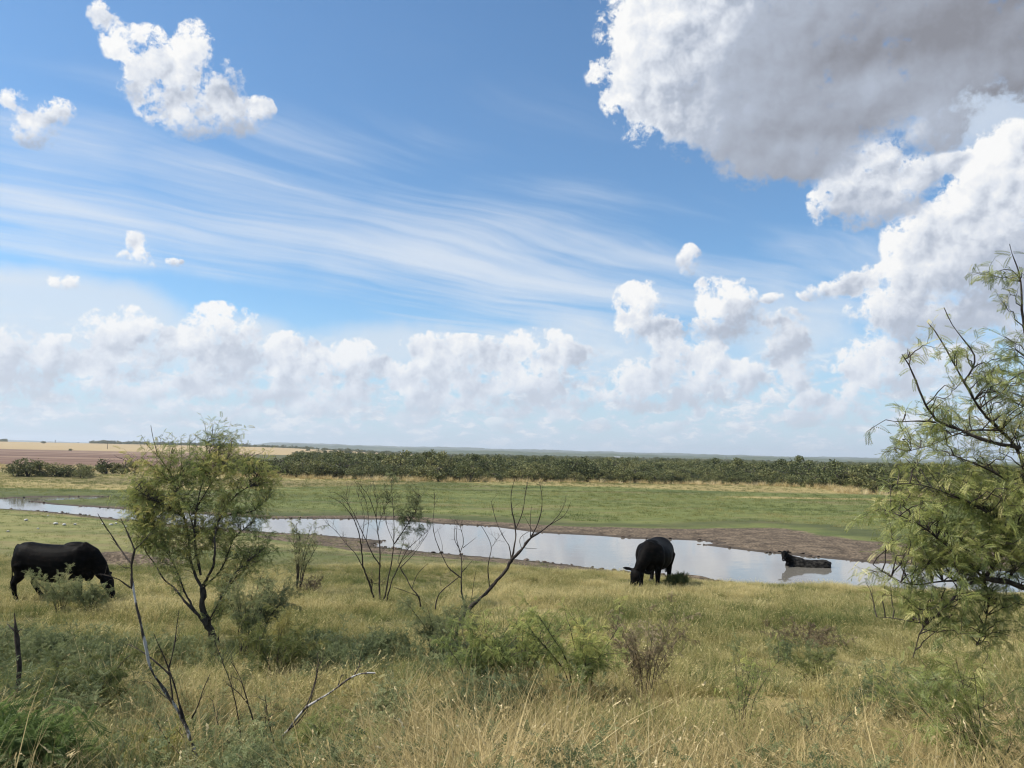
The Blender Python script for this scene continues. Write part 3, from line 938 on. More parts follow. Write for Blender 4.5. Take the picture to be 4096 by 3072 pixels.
def left_mesquite():
    rng = np.random.default_rng(11)
    y = 13.5
    g = at_depth(852 / 4, 2560 / 4, y)
    g[2] = ground_z(g[0], g[1])
    t = thing('mesquite_tree', g, 'leafy green mesquite tree, the tall one standing right of the cow in the left meadow', 'tree')
    W, C = Acc(), Acc()
    o = np.array(g)
    def L_(pts, r0, r1, spread=.10, sides=7):
        return limb(W, limb_from_px(pts, y, rng, spread, **Z1) - o, r0 * .82, r1 * .8, sides, rng)
    trunk = L_([(1590, 1700), (1560, 1620), (1512, 1520), (1500, 1400), (1492, 1290)], .080, .062, .0)
    limbs = [
        L_([(1492, 1300), (1430, 1190), (1400, 1060), (1390, 900), (1360, 780), (1310, 650), (1300, 560), (1250, 430), (1170, 330), (1130, 200), (1112, 95)], .034, .006, .12),
        L_([(1500, 1270), (1570, 1150), (1590, 1000), (1580, 900), (1620, 780), (1650, 700), (1750, 600), (1830, 545), (1900, 540)], .030, .010, .14),
        L_([(1500, 1290), (1570, 1230), (1640, 1150), (1690, 1020), (1720, 920), (1800, 860), (1880, 800)], .022, .007, .2),
        L_([(1560, 1625), (1450, 1480), (1350, 1380), (1290, 1290), (1220, 1250), (1180, 1190), (1140, 1110), (1080, 1040), (1040, 960)], .036, .008, .14),
        L_([(1450, 1480), (1360, 1330), (1310, 1180), (1250, 1050), (1160, 970), (1120, 860)], .024, .007, .16),
        L_([(1480, 1200), (1440, 1000), (1430, 850), (1450, 700), (1480, 560), (1530, 380), (1560, 200), (1570, 85)], .030, .005, .12),
        L_([(1430, 860), (1380, 700), (1300, 560), (1210, 450), (1120, 400), (1040, 330)], .018, .006, .16),
        L_([(1450, 700), (1560, 520), (1640, 400), (1700, 300), (1712, 190)], .016, .004, .16),
        L_([(1360, 780), (1240, 690), (1120, 640), (1000, 560)], .016, .005, .2),
        L_([(1620, 780), (1740, 740), (1860, 740), (1960, 650)], .016, .005, .2),
        L_([(1530, 1560), (1590, 1440), (1650, 1330), (1720, 1200), (1830, 1090), (1930, 1020)], .018, .004, .12),
        L_([(1250, 430), (1268, 300), (1270, 150)], .008, .003, .08), L_([(1400, 420), (1400, 300), (1398, 165)], .007, .003, .1), L_([(1170, 330), (1090, 250), (1042, 165)], .007, .003, .08),
        L_([(1300, 600), (1340, 400), (1335, 175)], .009, .003, .1), L_([(1530, 380), (1525, 260), (1530, 170)], .008, .003, .1), L_([(1830, 545), (1930, 420), (1955, 300)], .009, .003, .1)]
    def cl(x, yy, rx, ry, n, dy=0.0):
        c = at_depth((x * .5425) / 4, (1650 + yy * .5425) / 4, y + dy) - o
        k = .5425 / 4 * y / FPX
        return (c, (rx * k, .42 * (rx + ry) * k, ry * k), n)
    cls = [cl(1190, 380, 190, 150, 44), cl(1330, 500, 190, 170, 40, .3), cl(1080, 540, 130, 130, 24), cl(1600, 330, 190, 150, 46), cl(1660, 220, 110, 90, 18, .2), cl(1480, 430, 160, 130, 26, -.3),
           cl(1900, 420, 120, 130, 26), cl(1950, 560, 110, 110, 20, .2), cl(1810, 680, 190, 130, 32), cl(1840, 820, 150, 80, 20, .3), cl(1110, 720, 170, 110, 30), cl(1060, 850, 130, 110, 24, -.2),
           cl(1230, 800, 150, 140, 22, .3), cl(1560, 640, 160, 130, 26, .3), cl(1430, 980, 170, 170, 18, .2), cl(1300, 640, 150, 120, 24, -.2), cl(1640, 880, 120, 110, 14),
           cl(1120, 960, 90, 70, 10), cl(1540, 180, 70, 70, 8), cl(1720, 480, 150, 130, 24, -.2), cl(1060, 700, 150, 130, 26), cl(1010, 620, 90, 110, 14), cl(1120, 900, 120, 110, 22), cl(1200, 640, 140, 140, 24, .3),
           cl(1850, 1070, 150, 100, 30), cl(1730, 1180, 110, 100, 20), cl(1650, 1330, 80, 130, 18), cl(1950, 1010, 80, 80, 12), cl(1400, 780, 160, 130, 18, .3), cl(1700, 780, 130, 110, 18), cl(1150, 880, 140, 130, 22), cl(1300, 960, 150, 120, 20), cl(1560, 900, 130, 140, 20), cl(1450, 850, 150, 120, 18), cl(1380, 1100, 120, 90, 9),
           cl(1240, 1090, 120, 90, 10), cl(1640, 1480, 90, 120, 10), cl(1280, 1240, 100, 80, 7), cl(1660, 1010, 110, 100, 14)]
    cls = [(a_, b_, int(n_ * 1.1)) for a_, b_, n_ in cls]
    lines = reach(W, limbs, cls, rng, .0055, 3)
    fine = []
    for p in lines:
        fine += twigs(W, p, rng, 2, .42, .0022, .25, 1, lo=.1)
    W.build('trunk', BARK, t)
    dress(C, lines, rng, MESQ, 3, .95, .62, .26, .25)
    dress(C, fine, rng, MESQ, 3, .92, .64, .30, .2)
    spikes = [q for q in limbs[-6:]]
    dress(C, spikes, rng, MESQ, 8, .8, .55)
    C.build('crown', LEAF, t, False)


left_mesquite()


# ------------------------------------------------------------------ leafless shrubs and saplings
Z2 = dict(zx=.5877, ox=1100, oy=1750)
Z3 = dict(zx=.7233, ox=0, oy=2200)


def dead_tree():
    rng = np.random.default_rng(5)
    y = 14.0
    g = at_depth((1100 + 1228 * .5877) / 4, (1750 + 1400 * .5877) / 4, y); g[2] = ground_z(g[0], g[1]) - .05
    t = thing('dead_tree', g, 'leaning leafless dead tree with one thick dark branch, before the water in the middle', 'tree')
    W = Acc()
    def L_(pts, r0, r1, spread=.07):
        p = limb_from_px(pts, y, rng, spread, **Z2) - g
        return limb(W, p, r0 * .82, r1 * .82, 6, rng, knots=.16)
    trunk = L_([(1226, 1420), (1230, 1370), (1250, 1260), (1340, 1140), (1420, 1080), (1490, 1000), (1560, 920), (1610, 835)], .048, .034, .03)
    W.build('trunk', DEADWOOD, t)
    done = []
    def L_(pts, r0, r1, spread=.07):
        A_ = Acc()
        q = limb(A_, limb_from_px(pts, y, rng, spread, **Z2) - g, r0, r1, 6, rng, knots=.16)
        done.append((A_, q))
        return q
    a = [L_([(1605, 840), (1680, 760), (1740, 680), (1812, 640)], .028, .016), L_([(1608, 838), (1635, 720), (1640, 620), (1610, 500), (1605, 370), (1632, 285)], .018, .005),
         L_([(1740, 680), (1790, 590), (1815, 500), (1820, 400), (1798, 300)], .013, .004), L_([(1810, 640), (1900, 570), (1960, 490), (1982, 420)], .011, .003),
         L_([(1870, 595), (1980, 530), (2012, 440)], .008, .003), L_([(1640, 620), (1690, 500), (1702, 390), (1728, 262)], .009, .003),
         L_([(1462, 1030), (1445, 880), (1480, 740), (1430, 640), (1402, 600)], .012, .004), L_([(1480, 740), (1522, 680)], .006, .002),
         L_([(1608, 838), (1600, 740), (1550, 670), (1520, 610), (1490, 520), (1470, 430)], .012, .003), L_([(1690, 750), (1730, 755), (1782, 757)], .006, .003), L_([(1680, 760), (1655, 690), (1705, 650), (1730, 640)], .007, .003),
         L_([(1740, 680), (1735, 560), (1745, 470)], .008, .003), L_([(1755, 640), (1710, 560), (1690, 520)], .006, .002)]
    s = L_([(1300, 1180), (1270, 1050), (1265, 950), (1275, 850), (1255, 760), (1230, 680), (1240, 600)], .020, .004, .06)
    b = [L_([(1265, 955), (1180, 890), (1130, 790), (1090, 690), (1070, 590), (1085, 480), (1084, 380)], .013, .003), L_([(1262, 780), (1290, 700), (1260, 610), (1262, 590)], .008, .003),
         L_([(1275, 915), (1342, 838)], .007, .003), L_([(1256, 760), (1215, 690), (1225, 600)], .008, .003), L_([(1092, 1170), (1100, 1080), (1160, 1020), (1252, 950)], .012, .007), L_([(1130, 790), (1150, 760), (1105, 620)], .006, .002),
         L_([(1280, 750), (1370, 680)], .006, .002)]
    c = L_([(990, 1150), (985, 1085), (920, 1020), (905, 970), (850, 890), (835, 840), (880, 700)], .016, .004, .06)
    d = [L_([(932, 1030), (945, 980), (975, 915), (1042, 858)], .008, .003), L_([(852, 890), (920, 820), (965, 770), (1045, 640)], .009, .003), L_([(985, 1085), (900, 1050), (812, 1020)], .009, .004), L_([(1130, 1010), (1125, 960)], .006, .002), L_([(1335, 1130), (1350, 1000), (1370, 900)], .007, .003)]
    for k, q in enumerate(done):
        if k in (0, 1, 2, 3, 5, 7, 8, 13, 14, 15, 21):
            twigs(q[0], q[1], rng, 5, .20, .0035, .5, 2)
        q[0].build('branch', DEADWOOD, t)


def dead_shrub():
    rng = np.random.default_rng(8)
    y = 19.0
    g = at_depth((1100 + 725 * .5877) / 4, (1750 + 1100 * .5877) / 4, y); g[2] = ground_z(g[0], g[1]) - .05
    t = thing('dead_shrub', g, 'bare fan-shaped shrub of many dark stems with a leafy green top on its right side', 'shrub')
    W = Acc()
    def L_(pts, r0, r1, spread=.09):
        return limb(W, limb_from_px(pts, y, rng, spread, **Z2) - g, r0 * .78, r1 * .75, 6, rng)
    st = [L_([(675, 1110), (640, 980), (600, 890), (590, 760), (570, 640), (520, 520), (450, 440), (365, 400)], .036, .007), L_([(600, 890), (550, 790), (480, 720), (420, 640), (342, 575)], .018, .005),
          L_([(714, 1120), (710, 960), (715, 860), (715, 740), (700, 640), (690, 540), (640, 400), (560, 300)], .034, .006), L_([(715, 870), (660, 790), (620, 700), (580, 620), (540, 520), (470, 410), (400, 370)], .022, .005),
          L_([(700, 640), (720, 540), (775, 430)], .012, .004), L_([(742, 1120), (770, 960), (795, 850), (810, 720), (810, 560), (800, 430), (790, 290)], .030, .006), L_([(757, 1115), (800, 960), (850, 860), (900, 760), (980, 690), (1055, 625)], .026, .004),
          L_([(810, 725), (870, 640), (900, 590), (960, 500), (990, 400)], .022, .006), L_([(640, 980), (655, 990), (735, 1000)], .012, .006), L_([(660, 1030), (662, 990), (655, 965)], .018, .012), L_([(590, 760), (600, 640), (610, 520), (560, 380)], .014, .004),
          L_([(690, 540), (700, 440), (650, 330)], .010, .003), L_([(810, 720), (760, 600), (740, 480), (720, 400)], .012, .004), L_([(620, 700), (640, 560), (620, 420), (560, 330)], .012, .003), L_([(520, 520), (500, 460), (480, 350)], .008, .003), L_([(850, 860), (900, 800), (960, 760), (1010, 680)], .010, .003)]
    for q in st:
        twigs(W, q, rng, 10, .36, .0040, .8, 2)
    def cl(x, yy, rx, ry, n):
        c = at_depth((1100 + x * .5877) / 4, (1750 + yy * .5877) / 4, y) - g
        k = .5877 / 4 * y / FPX
        return (c, (rx * k, .45 * (rx + ry) * k, ry * k), n)
    lines = reach(W, [st[5], st[7], st[6], st[4]], [cl(740, 320, 50, 110, 12), cl(805, 310, 30, 80, 8), cl(880, 420, 100, 140, 24), cl(960, 460, 90, 140, 22), cl(900, 540, 110, 90, 18), cl(1000, 540, 60, 90, 10), cl(890, 680, 40, 80, 8), cl(850, 500, 60, 90, 10), cl(970, 600, 40, 50, 6)], rng, .006, 3)
    W.build('stems', DEADWOOD, t)
    C = Acc(); dress(C, lines, rng, MESQ, 7, .95, .42, .25, .15)
    C.build('foliage', LEAF_GREY, t, False)


def pale_sapling():
    rng = np.random.default_rng(21)
    y = 5.6
    p0 = limb_from_px([(1110, 1300), (1095, 1206), (1060, 1060), (1010, 930), (950, 830), (900, 760), (830, 670), (810, 540), (780, 420), (760, 330), (735, 220), (725, 130)], y, rng, .03, **Z3)
    g = p0[0].copy(); g[2] = ground_z(g[0], g[1]) - .03
    p0[0] = g
    t = thing('bare_sapling', g, 'tall thin leafless sapling with peeling white bark in the left foreground', 'sapling')
    W, S = Acc(), Acc()
    q = limb(W, p0 - g, .016, .007, 7, rng, knots=.18)
    W.build('trunk', PALEWOOD, t)
    def L_(pts, r0, r1, Z, spread=.05):
        A_ = Acc()
        q_ = limb(A_, limb_from_px(pts, y, rng, spread, **Z) - g, r0, r1, 6, rng, knots=.2)
        twigs(A_, q_, rng, 3, .10, .0022, .4, 1)
        A_.build('branch', DEADWOOD, t)
        return q_
    b = [L_([(972, 1300), (966, 1150), (985, 1060), (992, 1015)], .010, .008, Z1, .02), L_([(966, 1110), (910, 1040), (840, 930), (790, 860), (720, 745)], .007, .002, Z1), L_([(992, 1012), (940, 880), (890, 780)], .007, .002, Z1),
         L_([(992, 1012), (1040, 970), (1085, 915)], .006, .002, Z1), L_([(962, 1292), (900, 1240), (850, 1215), (740, 1190)], .006, .002, Z1), L_([(966, 1150), (930, 1140), (925, 1150)], .004, .002, Z1),
         L_([(955, 830), (940, 700), (935, 640), (890, 560), (850, 460)], .008, .002, Z3), L_([(940, 690), (830, 590), (770, 550), (705, 520)], .007, .002, Z3), L_([(935, 650), (960, 560), (990, 330)], .006, .0015, Z3),
         L_([(1010, 930), (985, 820), (955, 720), (930, 640)], .009, .004, Z3), L_([(1060, 930), (1110, 840), (1120, 760), (1160, 690)], .007, .002, Z3), L_([(940, 830), (880, 790), (840, 740)], .004, .002, Z3),
         L_([(1035, 1180), (980, 1110), (900, 1030), (865, 950)], .007, .002, Z3), L_([(1020, 1040), (975, 990)], .003, .0015, Z3)]


def dark_saplings():
    rng = np.random.default_rng(31)
    y = 6.0
    base = at_depth(1340 * .7233 / 4, (2200 + 1260 * .7233) / 4, y); base[2] = ground_z(base[0], base[1]) - .02
    t = thing('bare_shrub', base, 'thin dark leafless shoots rising right of the pale sapling in the left foreground', 'shrub')
    W = Acc()
    for pts, r0, r1 in [([(1340, 1280), (1330, 1000), (1310, 880), (1285, 760), (1240, 640), (1185, 500)], .008, .0025), ([(1400, 1280), (1420, 1000), (1370, 850), (1340, 720), (1280, 620)], .008, .0025),
                        ([(1245, 1290), (1235, 1050), (1200, 960), (1175, 830)], .006, .002), ([(1350, 1160), (1290, 1100), (1240, 1060)], .005, .002), ([(1345, 1150), (1400, 1080), (1460, 1040)], .005, .002), ([(1420, 1290), (1440, 1100), (1480, 900), (1465, 800)], .006, .002),
                        ([(1525, 1100), (1490, 980), (1465, 810)], .005, .002), ([(1700, 850), (1745, 760), (1765, 600)], .005, .002), ([(1370, 850), (1310, 770), (1250, 740)], .004, .002)]:
        q = limb(W, limb_from_px(pts, y, rng, .05, **Z3) - base, r0, r1, 5, rng)
        twigs(W, q, rng, 6, .14, .002, .5, 2)
    W.build('stems', DEADWOOD, t)
    # the fallen grey limb that leans to the right
    y = 6.1
    b2 = at_depth(1430 * .7233 / 4, (2200 + 1190 * .7233) / 4, y); b2[2] = ground_z(b2[0], b2[1])
    t2 = thing('dead_branch', b2, 'long grey dead branch slanting up to the right out of the foreground grass', 'branch')
    W = Acc()
    p = limb_from_px([(1530, 1075), (1590, 1000), (1640, 930), (1700, 860), (1800, 810), (1870, 750), (1960, 690), (2030, 672), (2078, 680)], y, rng, .05, **Z3)
    q = limb(W, np.vstack([b2[None], p]) - b2, .014, .005, 7, rng, knots=.2)
    W.build('bark', PALEWOOD, t2)
    W = Acc()
    for pts in ([(1640, 930), (1700, 880), (1770, 620), (1755, 570)], [(1590, 1000), (1690, 920), (1745, 760)], [(1960, 690), (1990, 640), (1995, 590)], [(1870, 750), (1890, 690)]):
        q2 = limb(W, limb_from_px(pts, y, rng, .05, **Z3) - b2, .006, .002, 5, rng)
        twigs(W, q2, rng, 3, .09, .002, .4)
    W.build('twigs', DEADWOOD, t2)


def broken_stump():
    rng = np.random.default_rng(41)
    y = 7.6
    g = at_depth(93 * .7233 / 4, (2200 + 900 * .7233) / 4, y); g[2] = ground_z(g[0], g[1]) - .04
    t = thing('tree_stump', g, 'dark broken dead trunk with a splintered top at the left edge', 'stump')
    W = Acc()
    p = limb_from_px([(95, 800), (108, 650), (100, 560), (92, 470), (85, 420), (80, 348)], y, rng, .02, **Z3)
    q = resample(np.vstack([g[None], p]) - g, 26)
    rad = np.interp(np.linspace(0, 1, 26), [0, .5, .72, .80, .86, 1], [.019, .022, .020, .024, .013, .003]) * (1 + rng.normal(0, .1, 26))
    W.tube(q, rad, 9)
    W.build('trunk', DEADWOOD, t)
    W = Acc()
    limb(W, limb_from_px([(84, 450), (65, 432), (38, 408)], y, rng, .02, **Z3) - g, .012, .003, 5, rng)
    limb(W, limb_from_px([(92, 460), (104, 446), (120, 438)], y, rng, .02, **Z3) - g, .010, .003, 5, rng)
    W.build('snags', DEADWOOD, t)


dead_tree(); dead_shrub(); pale_sapling(); dark_saplings(); broken_stump()


# ------------------------------------------------------------------ the near mesquite at the right edge
def right_mesquite():
    rng = np.random.default_rng(77)
    y = 4.9
    g = np.array((4.1, 5.2, 0)); g[2] = ground_z(g[0], g[1]) - .05
    t = thing('mesquite_tree', g, 'large near mesquite tree with drooping feathery leaves, cut by the right edge', 'tree')
    W, C = Acc(), Acc()
    Z4 = dict(zx=1.025, ox=3200, oy=900)                 # 874 px wide crop of the right side
    def L_(pts, r0, r1, spread=.07, start=None, yy=y):
        p = limb_from_px(pts, yy, rng, spread, **Z4)
        if start is not None: p = np.vstack([np.asarray(start)[None], p])
        return limb(W, p - g, r0 * .74, r1 * .8, 7, rng, knots=.14)
    fork = g + (-.25, -.05, .85)
    limb(W, np.array([g, g + (-.05, 0, .4), fork]) - g, .085, .065, 9, rng)
    hub = at_depth((3200 + 720 * 1.025) / 4, (900 + 1380 * 1.025) / 4, y)
    limbs = [L_([(960, 1440), (874, 1418), (820, 1390), (720, 1378)], .045, .024, .03, fork),
             L_([(960, 1300), (900, 1100), (860, 870), (780, 800), (700, 720), (640, 610), (600, 545), (560, 470), (545, 420), (500, 382)], .040, .004, .06, fork),
             L_([(860, 870), (740, 850), (620, 795), (530, 770), (490, 700), (455, 620), (425, 540), (398, 505)], .020, .004),
             L_([(640, 610), (700, 520), (640, 450), (590, 390), (562, 322)], .010, .003), L_([(930, 900), (900, 600), (874, 400), (862, 300), (870, 240), (850, 160), (825, 120), (818, 75)], .022, .003),
             L_([(862, 220), (850, 180), (800, 160), (742, 198)], .006, .002), L_([(530, 770), (440, 760), (380, 775), (335, 760)], .008, .003), L_([(335, 760), (290, 785), (260, 808)], .003, .0015),
             L_([(720, 1378), (780, 1290), (840, 1200), (900, 1100)], .018, .010), L_([(720, 1378), (620, 1300), (540, 1220), (440, 1150), (350, 1120)], .014, .003), L_([(720, 1378), (660, 1400), (610, 1430), (590, 1480), (540, 1520), (490, 1555), (465, 1575), (455, 1640), (440, 1690)], .016, .003),
             L_([(720, 1378), (560, 1390), (420, 1410), (340, 1370), (285, 1325)], .010, .003), L_([(490, 1555), (420, 1545), (350, 1530), (300, 1530)], .006, .002), L_([(720, 1378), (740, 1480), (720, 1580), (690, 1640)], .010, .003), L_([(840, 1200), (700, 1100), (560, 1040), (440, 1000), (380, 1010)], .012, .003),
             L_([(900, 1100), (800, 980), (680, 930), (600, 900)], .014, .004), L_([(780, 800), (640, 800), (520, 860), (430, 880)], .010, .003)]
    def cl(x, yy, rx, ry, n, dy=0.0):
        c = at_depth((3200 + x * 1.025) / 4, (900 + yy * 1.025) / 4, y + dy) - g
        k = 1.025 / 4 * y / FPX
        return (c, (rx * k, .30 + .3 * (rx + ry) * k, ry * k), n)
    cls = [cl(560, 660, 150, 100, 12), cl(740, 540, 150, 130, 26), cl(840, 480, 80, 120, 14, .2), cl(450, 800, 110, 120, 16), cl(620, 760, 150, 110, 22, .2), cl(760, 700, 130, 120, 26), cl(700, 860, 170, 110, 28, .2), cl(480, 890, 120, 60, 12), cl(840, 840, 90, 130, 20, -.1),
           cl(760, 1010, 140, 110, 40), cl(560, 1010, 150, 90, 34, .15), cl(420, 1100, 140, 90, 24), cl(480, 1200, 140, 100, 34, .1), cl(640, 1160, 150, 120, 48), cl(800, 1160, 110, 120, 40, -.1), cl(340, 1150, 80, 70, 10), cl(400, 1270, 110, 60, 18, .1), cl(580, 1290, 150, 70, 30), cl(740, 1300, 130, 80, 34), cl(850, 1280, 70, 90, 20),
           cl(420, 1450, 130, 90, 20), cl(560, 1450, 120, 80, 20), cl(700, 1450, 130, 90, 22), cl(820, 1450, 80, 90, 16), cl(360, 1400, 90, 60, 7), cl(560, 1540, 120, 50, 12), cl(760, 1560, 120, 80, 16), cl(840, 250, 50, 80, 5), cl(800, 180, 60, 40, 4), cl(500, 480, 40, 60, 3),
           cl(960, 700, 140, 260, 50), cl(980, 1150, 150, 250, 60), cl(960, 1500, 120, 120, 20), cl(1120, 900, 160, 260, 30)]
    cls = [(a, b_, max(3, int(n * (.52 if a[2] > 2.0 else .58 if a[2] > 1.2 else .38)))) for a, b_, n in cls]
    lines = reach(W, limbs, cls, rng, .0042, 4)
    fine = []
    for p in lines:
        fine += twigs(W, p, rng, 2, .20, .0016, -.05, 1, lo=.1)
    W.build('trunk', BARK, t)
    dress(C, lines, rng, MESQ_NEAR, 7, .52, .66, .34, .2)
    dress(C, fine, rng, MESQ_NEAR, 5, .50, .68, .34, .2)
    for q in (limbs[1][-14:], limbs[2][-14:], limbs[3][-8:], limbs[4][-16:], limbs[5], limbs[7], limbs[11]):
        twigs(W, q, rng, 4, .05, .002, .3)
        dress(C, [q], rng, MESQ_NEAR, 7, .6, .45)
    C.build('crown', LEAF_NEAR, t, False)


right_mesquite()


# ------------------------------------------------------------------ live shrubs, each a thing of its own
def shrub(name, x, y, label, leafmat, h, w, stems, per, seed, tmpl=SMALL, scale=1.0, lean=(0, 0), bark=BARK, r=.010, upright=.8, tint=.45, group=None, cat='shrub', tw=5, twl=.3, z=None):
    if y < 15 and cat == 'shrub': h, w, per = h * 1.12, w * 1.12, int(per * 1.35)
    rng = np.random.default_rng(seed)
    gz = ground_z(x, y) if z is None else z
    t = thing(name, (x, y, gz - .02), label, cat, group)
    W, C = Acc(), Acc()
    lines = []
    for i in range(stems):
        a = rng.uniform(0, 2 * math.pi)
        rr = w * .5 * math.sqrt(rng.random())
        top = np.array((math.cos(a) * rr + lean[0], math.sin(a) * rr + lean[1], h * rng.uniform(.6, 1.0)))
        b = np.array((math.cos(a) * rr * .12, math.sin(a) * rr * .12, 0))
        mid = (b + top) / 2; mid[:2] *= (1 - upright * .5); mid[2] *= 1.1
        q = limb(W, np.array([b, mid, top]), r * rng.uniform(.6, 1), r * .25, 5, rng)
        lines.append(q[len(q) // 3:])
        lines += twigs(W, q, rng, tw, h * twl, r * .3, .4, 1)
    W.build('stems', bark, t)
    dress(C, lines, rng, tmpl, per, scale, tint, .22, .3)
    C.build('foliage', leafmat, t, False)
    return t


def px_ground(px, py, y):
    p = at_depth(px, py, y)
    return p[0]


def shrubs():
    S = shrub
    S('mesquite_shrub', px_ground(298, 587, 20.5), 20.5, 'small upright green mesquite shrub between the leafy tree and the bare fan-shaped shrub', LEAF_GREY, 1.95, 1.0, 9, 9, 101, MESQ, 1.0, r=.02, tint=.5, twl=.25, tw=7)
    S('low_bush', px_ground(312, 585, 20.0), 20.0, 'low dull brown bush at the foot of the small mesquite shrub', LEAF_DRY, .55, 1.0, 12, 5, 102, SMALL, 1.2, tint=.3)
    S('mesquite_shrub', px_ground(62, 598, 16.6), 16.6, 'green shrub standing in front of the left cow, hiding its belly and legs', LEAF_GREY, .95, 1.2, 10, 9, 103, MESQ, .95, tint=.6, tw=7)
    S('mesquite_shrub', px_ground(90, 600, 16.4), 16.4, 'darker low shrub in front of the head of the left cow', LEAF_GREY, .90, .8, 9, 9, 104, MESQ, .9, tint=.5, tw=6)
    S('round_bush', px_ground(678, 583, 23.6), 23.6, 'small round dark green bush on the bank right behind the middle cow', LEAF_DARK, .36, .62, 34, 14, 105, SMALL, 1.6, r=.006, tint=.55, twl=.4)
    S('mesquite_shrub', px_ground(582, 696, 9.2), 9.2, 'spreading green shrub with visible dark stems in the middle foreground', LEAF, 1.15, 1.35, 13, 9, 106, MESQ, .85, r=.012, tint=.55, tw=6)
    S('dry_bush', px_ground(645, 690, 9.6), 9.6, 'dry reddish brown bush right of the shrub with dark stems', LEAF_DRY, 1.0, 1.0, 22, 7, 107, SMALL, 1.0, r=.006, tint=.45, tw=6)
    S('grey_shrub', px_ground(436, 640, 12.8), 12.8, 'grey green shrub below the bare fan-shaped shrub, left of the leaning dead tree', LEAF_GREY, .85, 1.3, 16, 9, 108, MESQ, .8, r=.008, tint=.45)
    S('mesquite_shrub', px_ground(520, 690, 9.8), 9.8, 'bushy green shrub under the thick branch of the leaning dead tree', LEAF, .95, 1.3, 16, 9, 109, MESQ, .8, r=.010, tint=.45)
    S('mesquite_shrub', px_ground(474, 690, 9.6), 9.6, 'tangled green shrub left of the base of the leaning dead tree', LEAF, .85, 1.1, 13, 8, 110, MESQ, .8, r=.009, tint=.4)
    S('grey_shrub', px_ground(246, 625, 12.6), 12.6, 'grey green drooping shrub at the right foot of the leafy mesquite tree', LEAF_GREY, 1.25, .95, 12, 11, 111, MESQ, .85, r=.010, tint=.42, lean=(.18, 0))
    S('grey_shrub', px_ground(262, 592, 13.8), 13.8, 'pale grey green shrub filling the gap under the right limb of the leafy mesquite', LEAF_GREY, 1.0, .8, 10, 11, 112, MESQ, .85, r=.010, tint=.5, lean=(.12, 0))
    S('mesquite_shrub', px_ground(276, 668, 10.6), 10.6, 'dark green shrub in shade right below the leafy mesquite tree', LEAF_DARK, .75, 1.25, 16, 10, 113, MESQ, .85, r=.008, tint=.6)
    S('ferny_plant', px_ground(14, 775, 4.9), 4.9, 'bright green ferny plant in the bottom left corner', LEAF_BRIGHT, .62, .95, 18, 7, 114, FERN, .62, r=.005, upright=.4, tint=.5, cat='plant')
    S('ferny_plant', px_ground(60, 768, 5.1), 5.1, 'smaller ferny plant at the bottom edge, right of the one in the corner', LEAF_BRIGHT, .36, .7, 12, 6, 115, FERN, .55, r=.004, upright=.3, tint=.4, cat='plant')
    S('mesquite_shrub', px_ground(84, 705, 7.9), 7.9, 'low dark green shrub right of the broken dead trunk', LEAF_DARK, .55, .9, 15, 10, 116, MESQ, .75, r=.007, tint=.5)
    S('mesquite_shrub', px_ground(12, 718, 7.2), 7.2, 'green shrub round the foot of the broken dead trunk at the left edge', LEAF, .34, .9, 13, 9, 117, MESQ, .8, r=.007, tint=.45)
    S('yellow_plant', px_ground(158, 735, 5.9), 5.9, 'yellow leaved plant beside the pale bark of the bare sapling', LEAF_YELLOW, .42, .42, 8, 9, 118, SMALL, .9, r=.004, tint=.6, cat='plant')
    S('thin_shrub', px_ground(741, 722, 7.9), 7.9, 'sparse thin stemmed shrub in the grass right of the reddish brown bush', LEAF, .80, .75, 8, 5, 119, MESQ, .6, r=.007, tint=.45)
    S('thin_shrub', px_ground(820, 752, 6.6), 6.6, 'thin wiry shrub at the lower right, nearest the bottom edge', LEAF_GREY, .62, .8, 10, 4, 120, SMALL, .9, r=.005, tint=.5)
    S('mesquite_shrub', px_ground(985, 735, 5.3), 5.3, 'young mesquite shrub under the near tree at the right edge', LEAF_NEAR, .95, .8, 11, 8, 121, MESQ_NEAR, .75, r=.006, tint=.45)
    S('brown_bush', px_ground(806, 632, 14.6), 14.6, 'low brownish bush in the grass below the wallowing cow', LEAF_DRY, .38, 1.5, 22, 6, 122, SMALL, 1.1, r=.005, tint=.25)
    S('low_bush', px_ground(812, 662, 11.4), 11.4, 'low dark green bush in the grass, nearer than the brownish one', LEAF_DARK, .34, .95, 18, 8, 123, SMALL, 1.0, r=.005, tint=.65)
    S('low_bush', px_ground(585, 622, 14.4), 14.4, 'sparse low green bush in the grass left of the middle cow, nearer to us', LEAF, .5, 1.1, 12, 5, 124, SMALL, 1.0, r=.005, tint=.5)
    S('grey_shrub', px_ground(380, 730, 7.2), 7.2, 'blue green leafy weed below the tip of the grey dead branch', LEAF_GREY, .50, .7, 12, 8, 125, BROAD, .8, r=.004, tint=.6, cat='plant')
    S('mesquite_shrub', px_ground(335, 748, 6.3), 6.3, 'low green shrub under the slanting grey dead branch', LEAF, .42, .7, 12, 8, 126, MESQ, .6, r=.005, tint=.5)
    S('mesquite_shrub', px_ground(905, 700, 8.2), 8.2, 'thin green shrub in the grass left of the near tree at the right', LEAF, .55, .9, 11, 6, 127, MESQ, .65, r=.006, tint=.5)


shrubs()

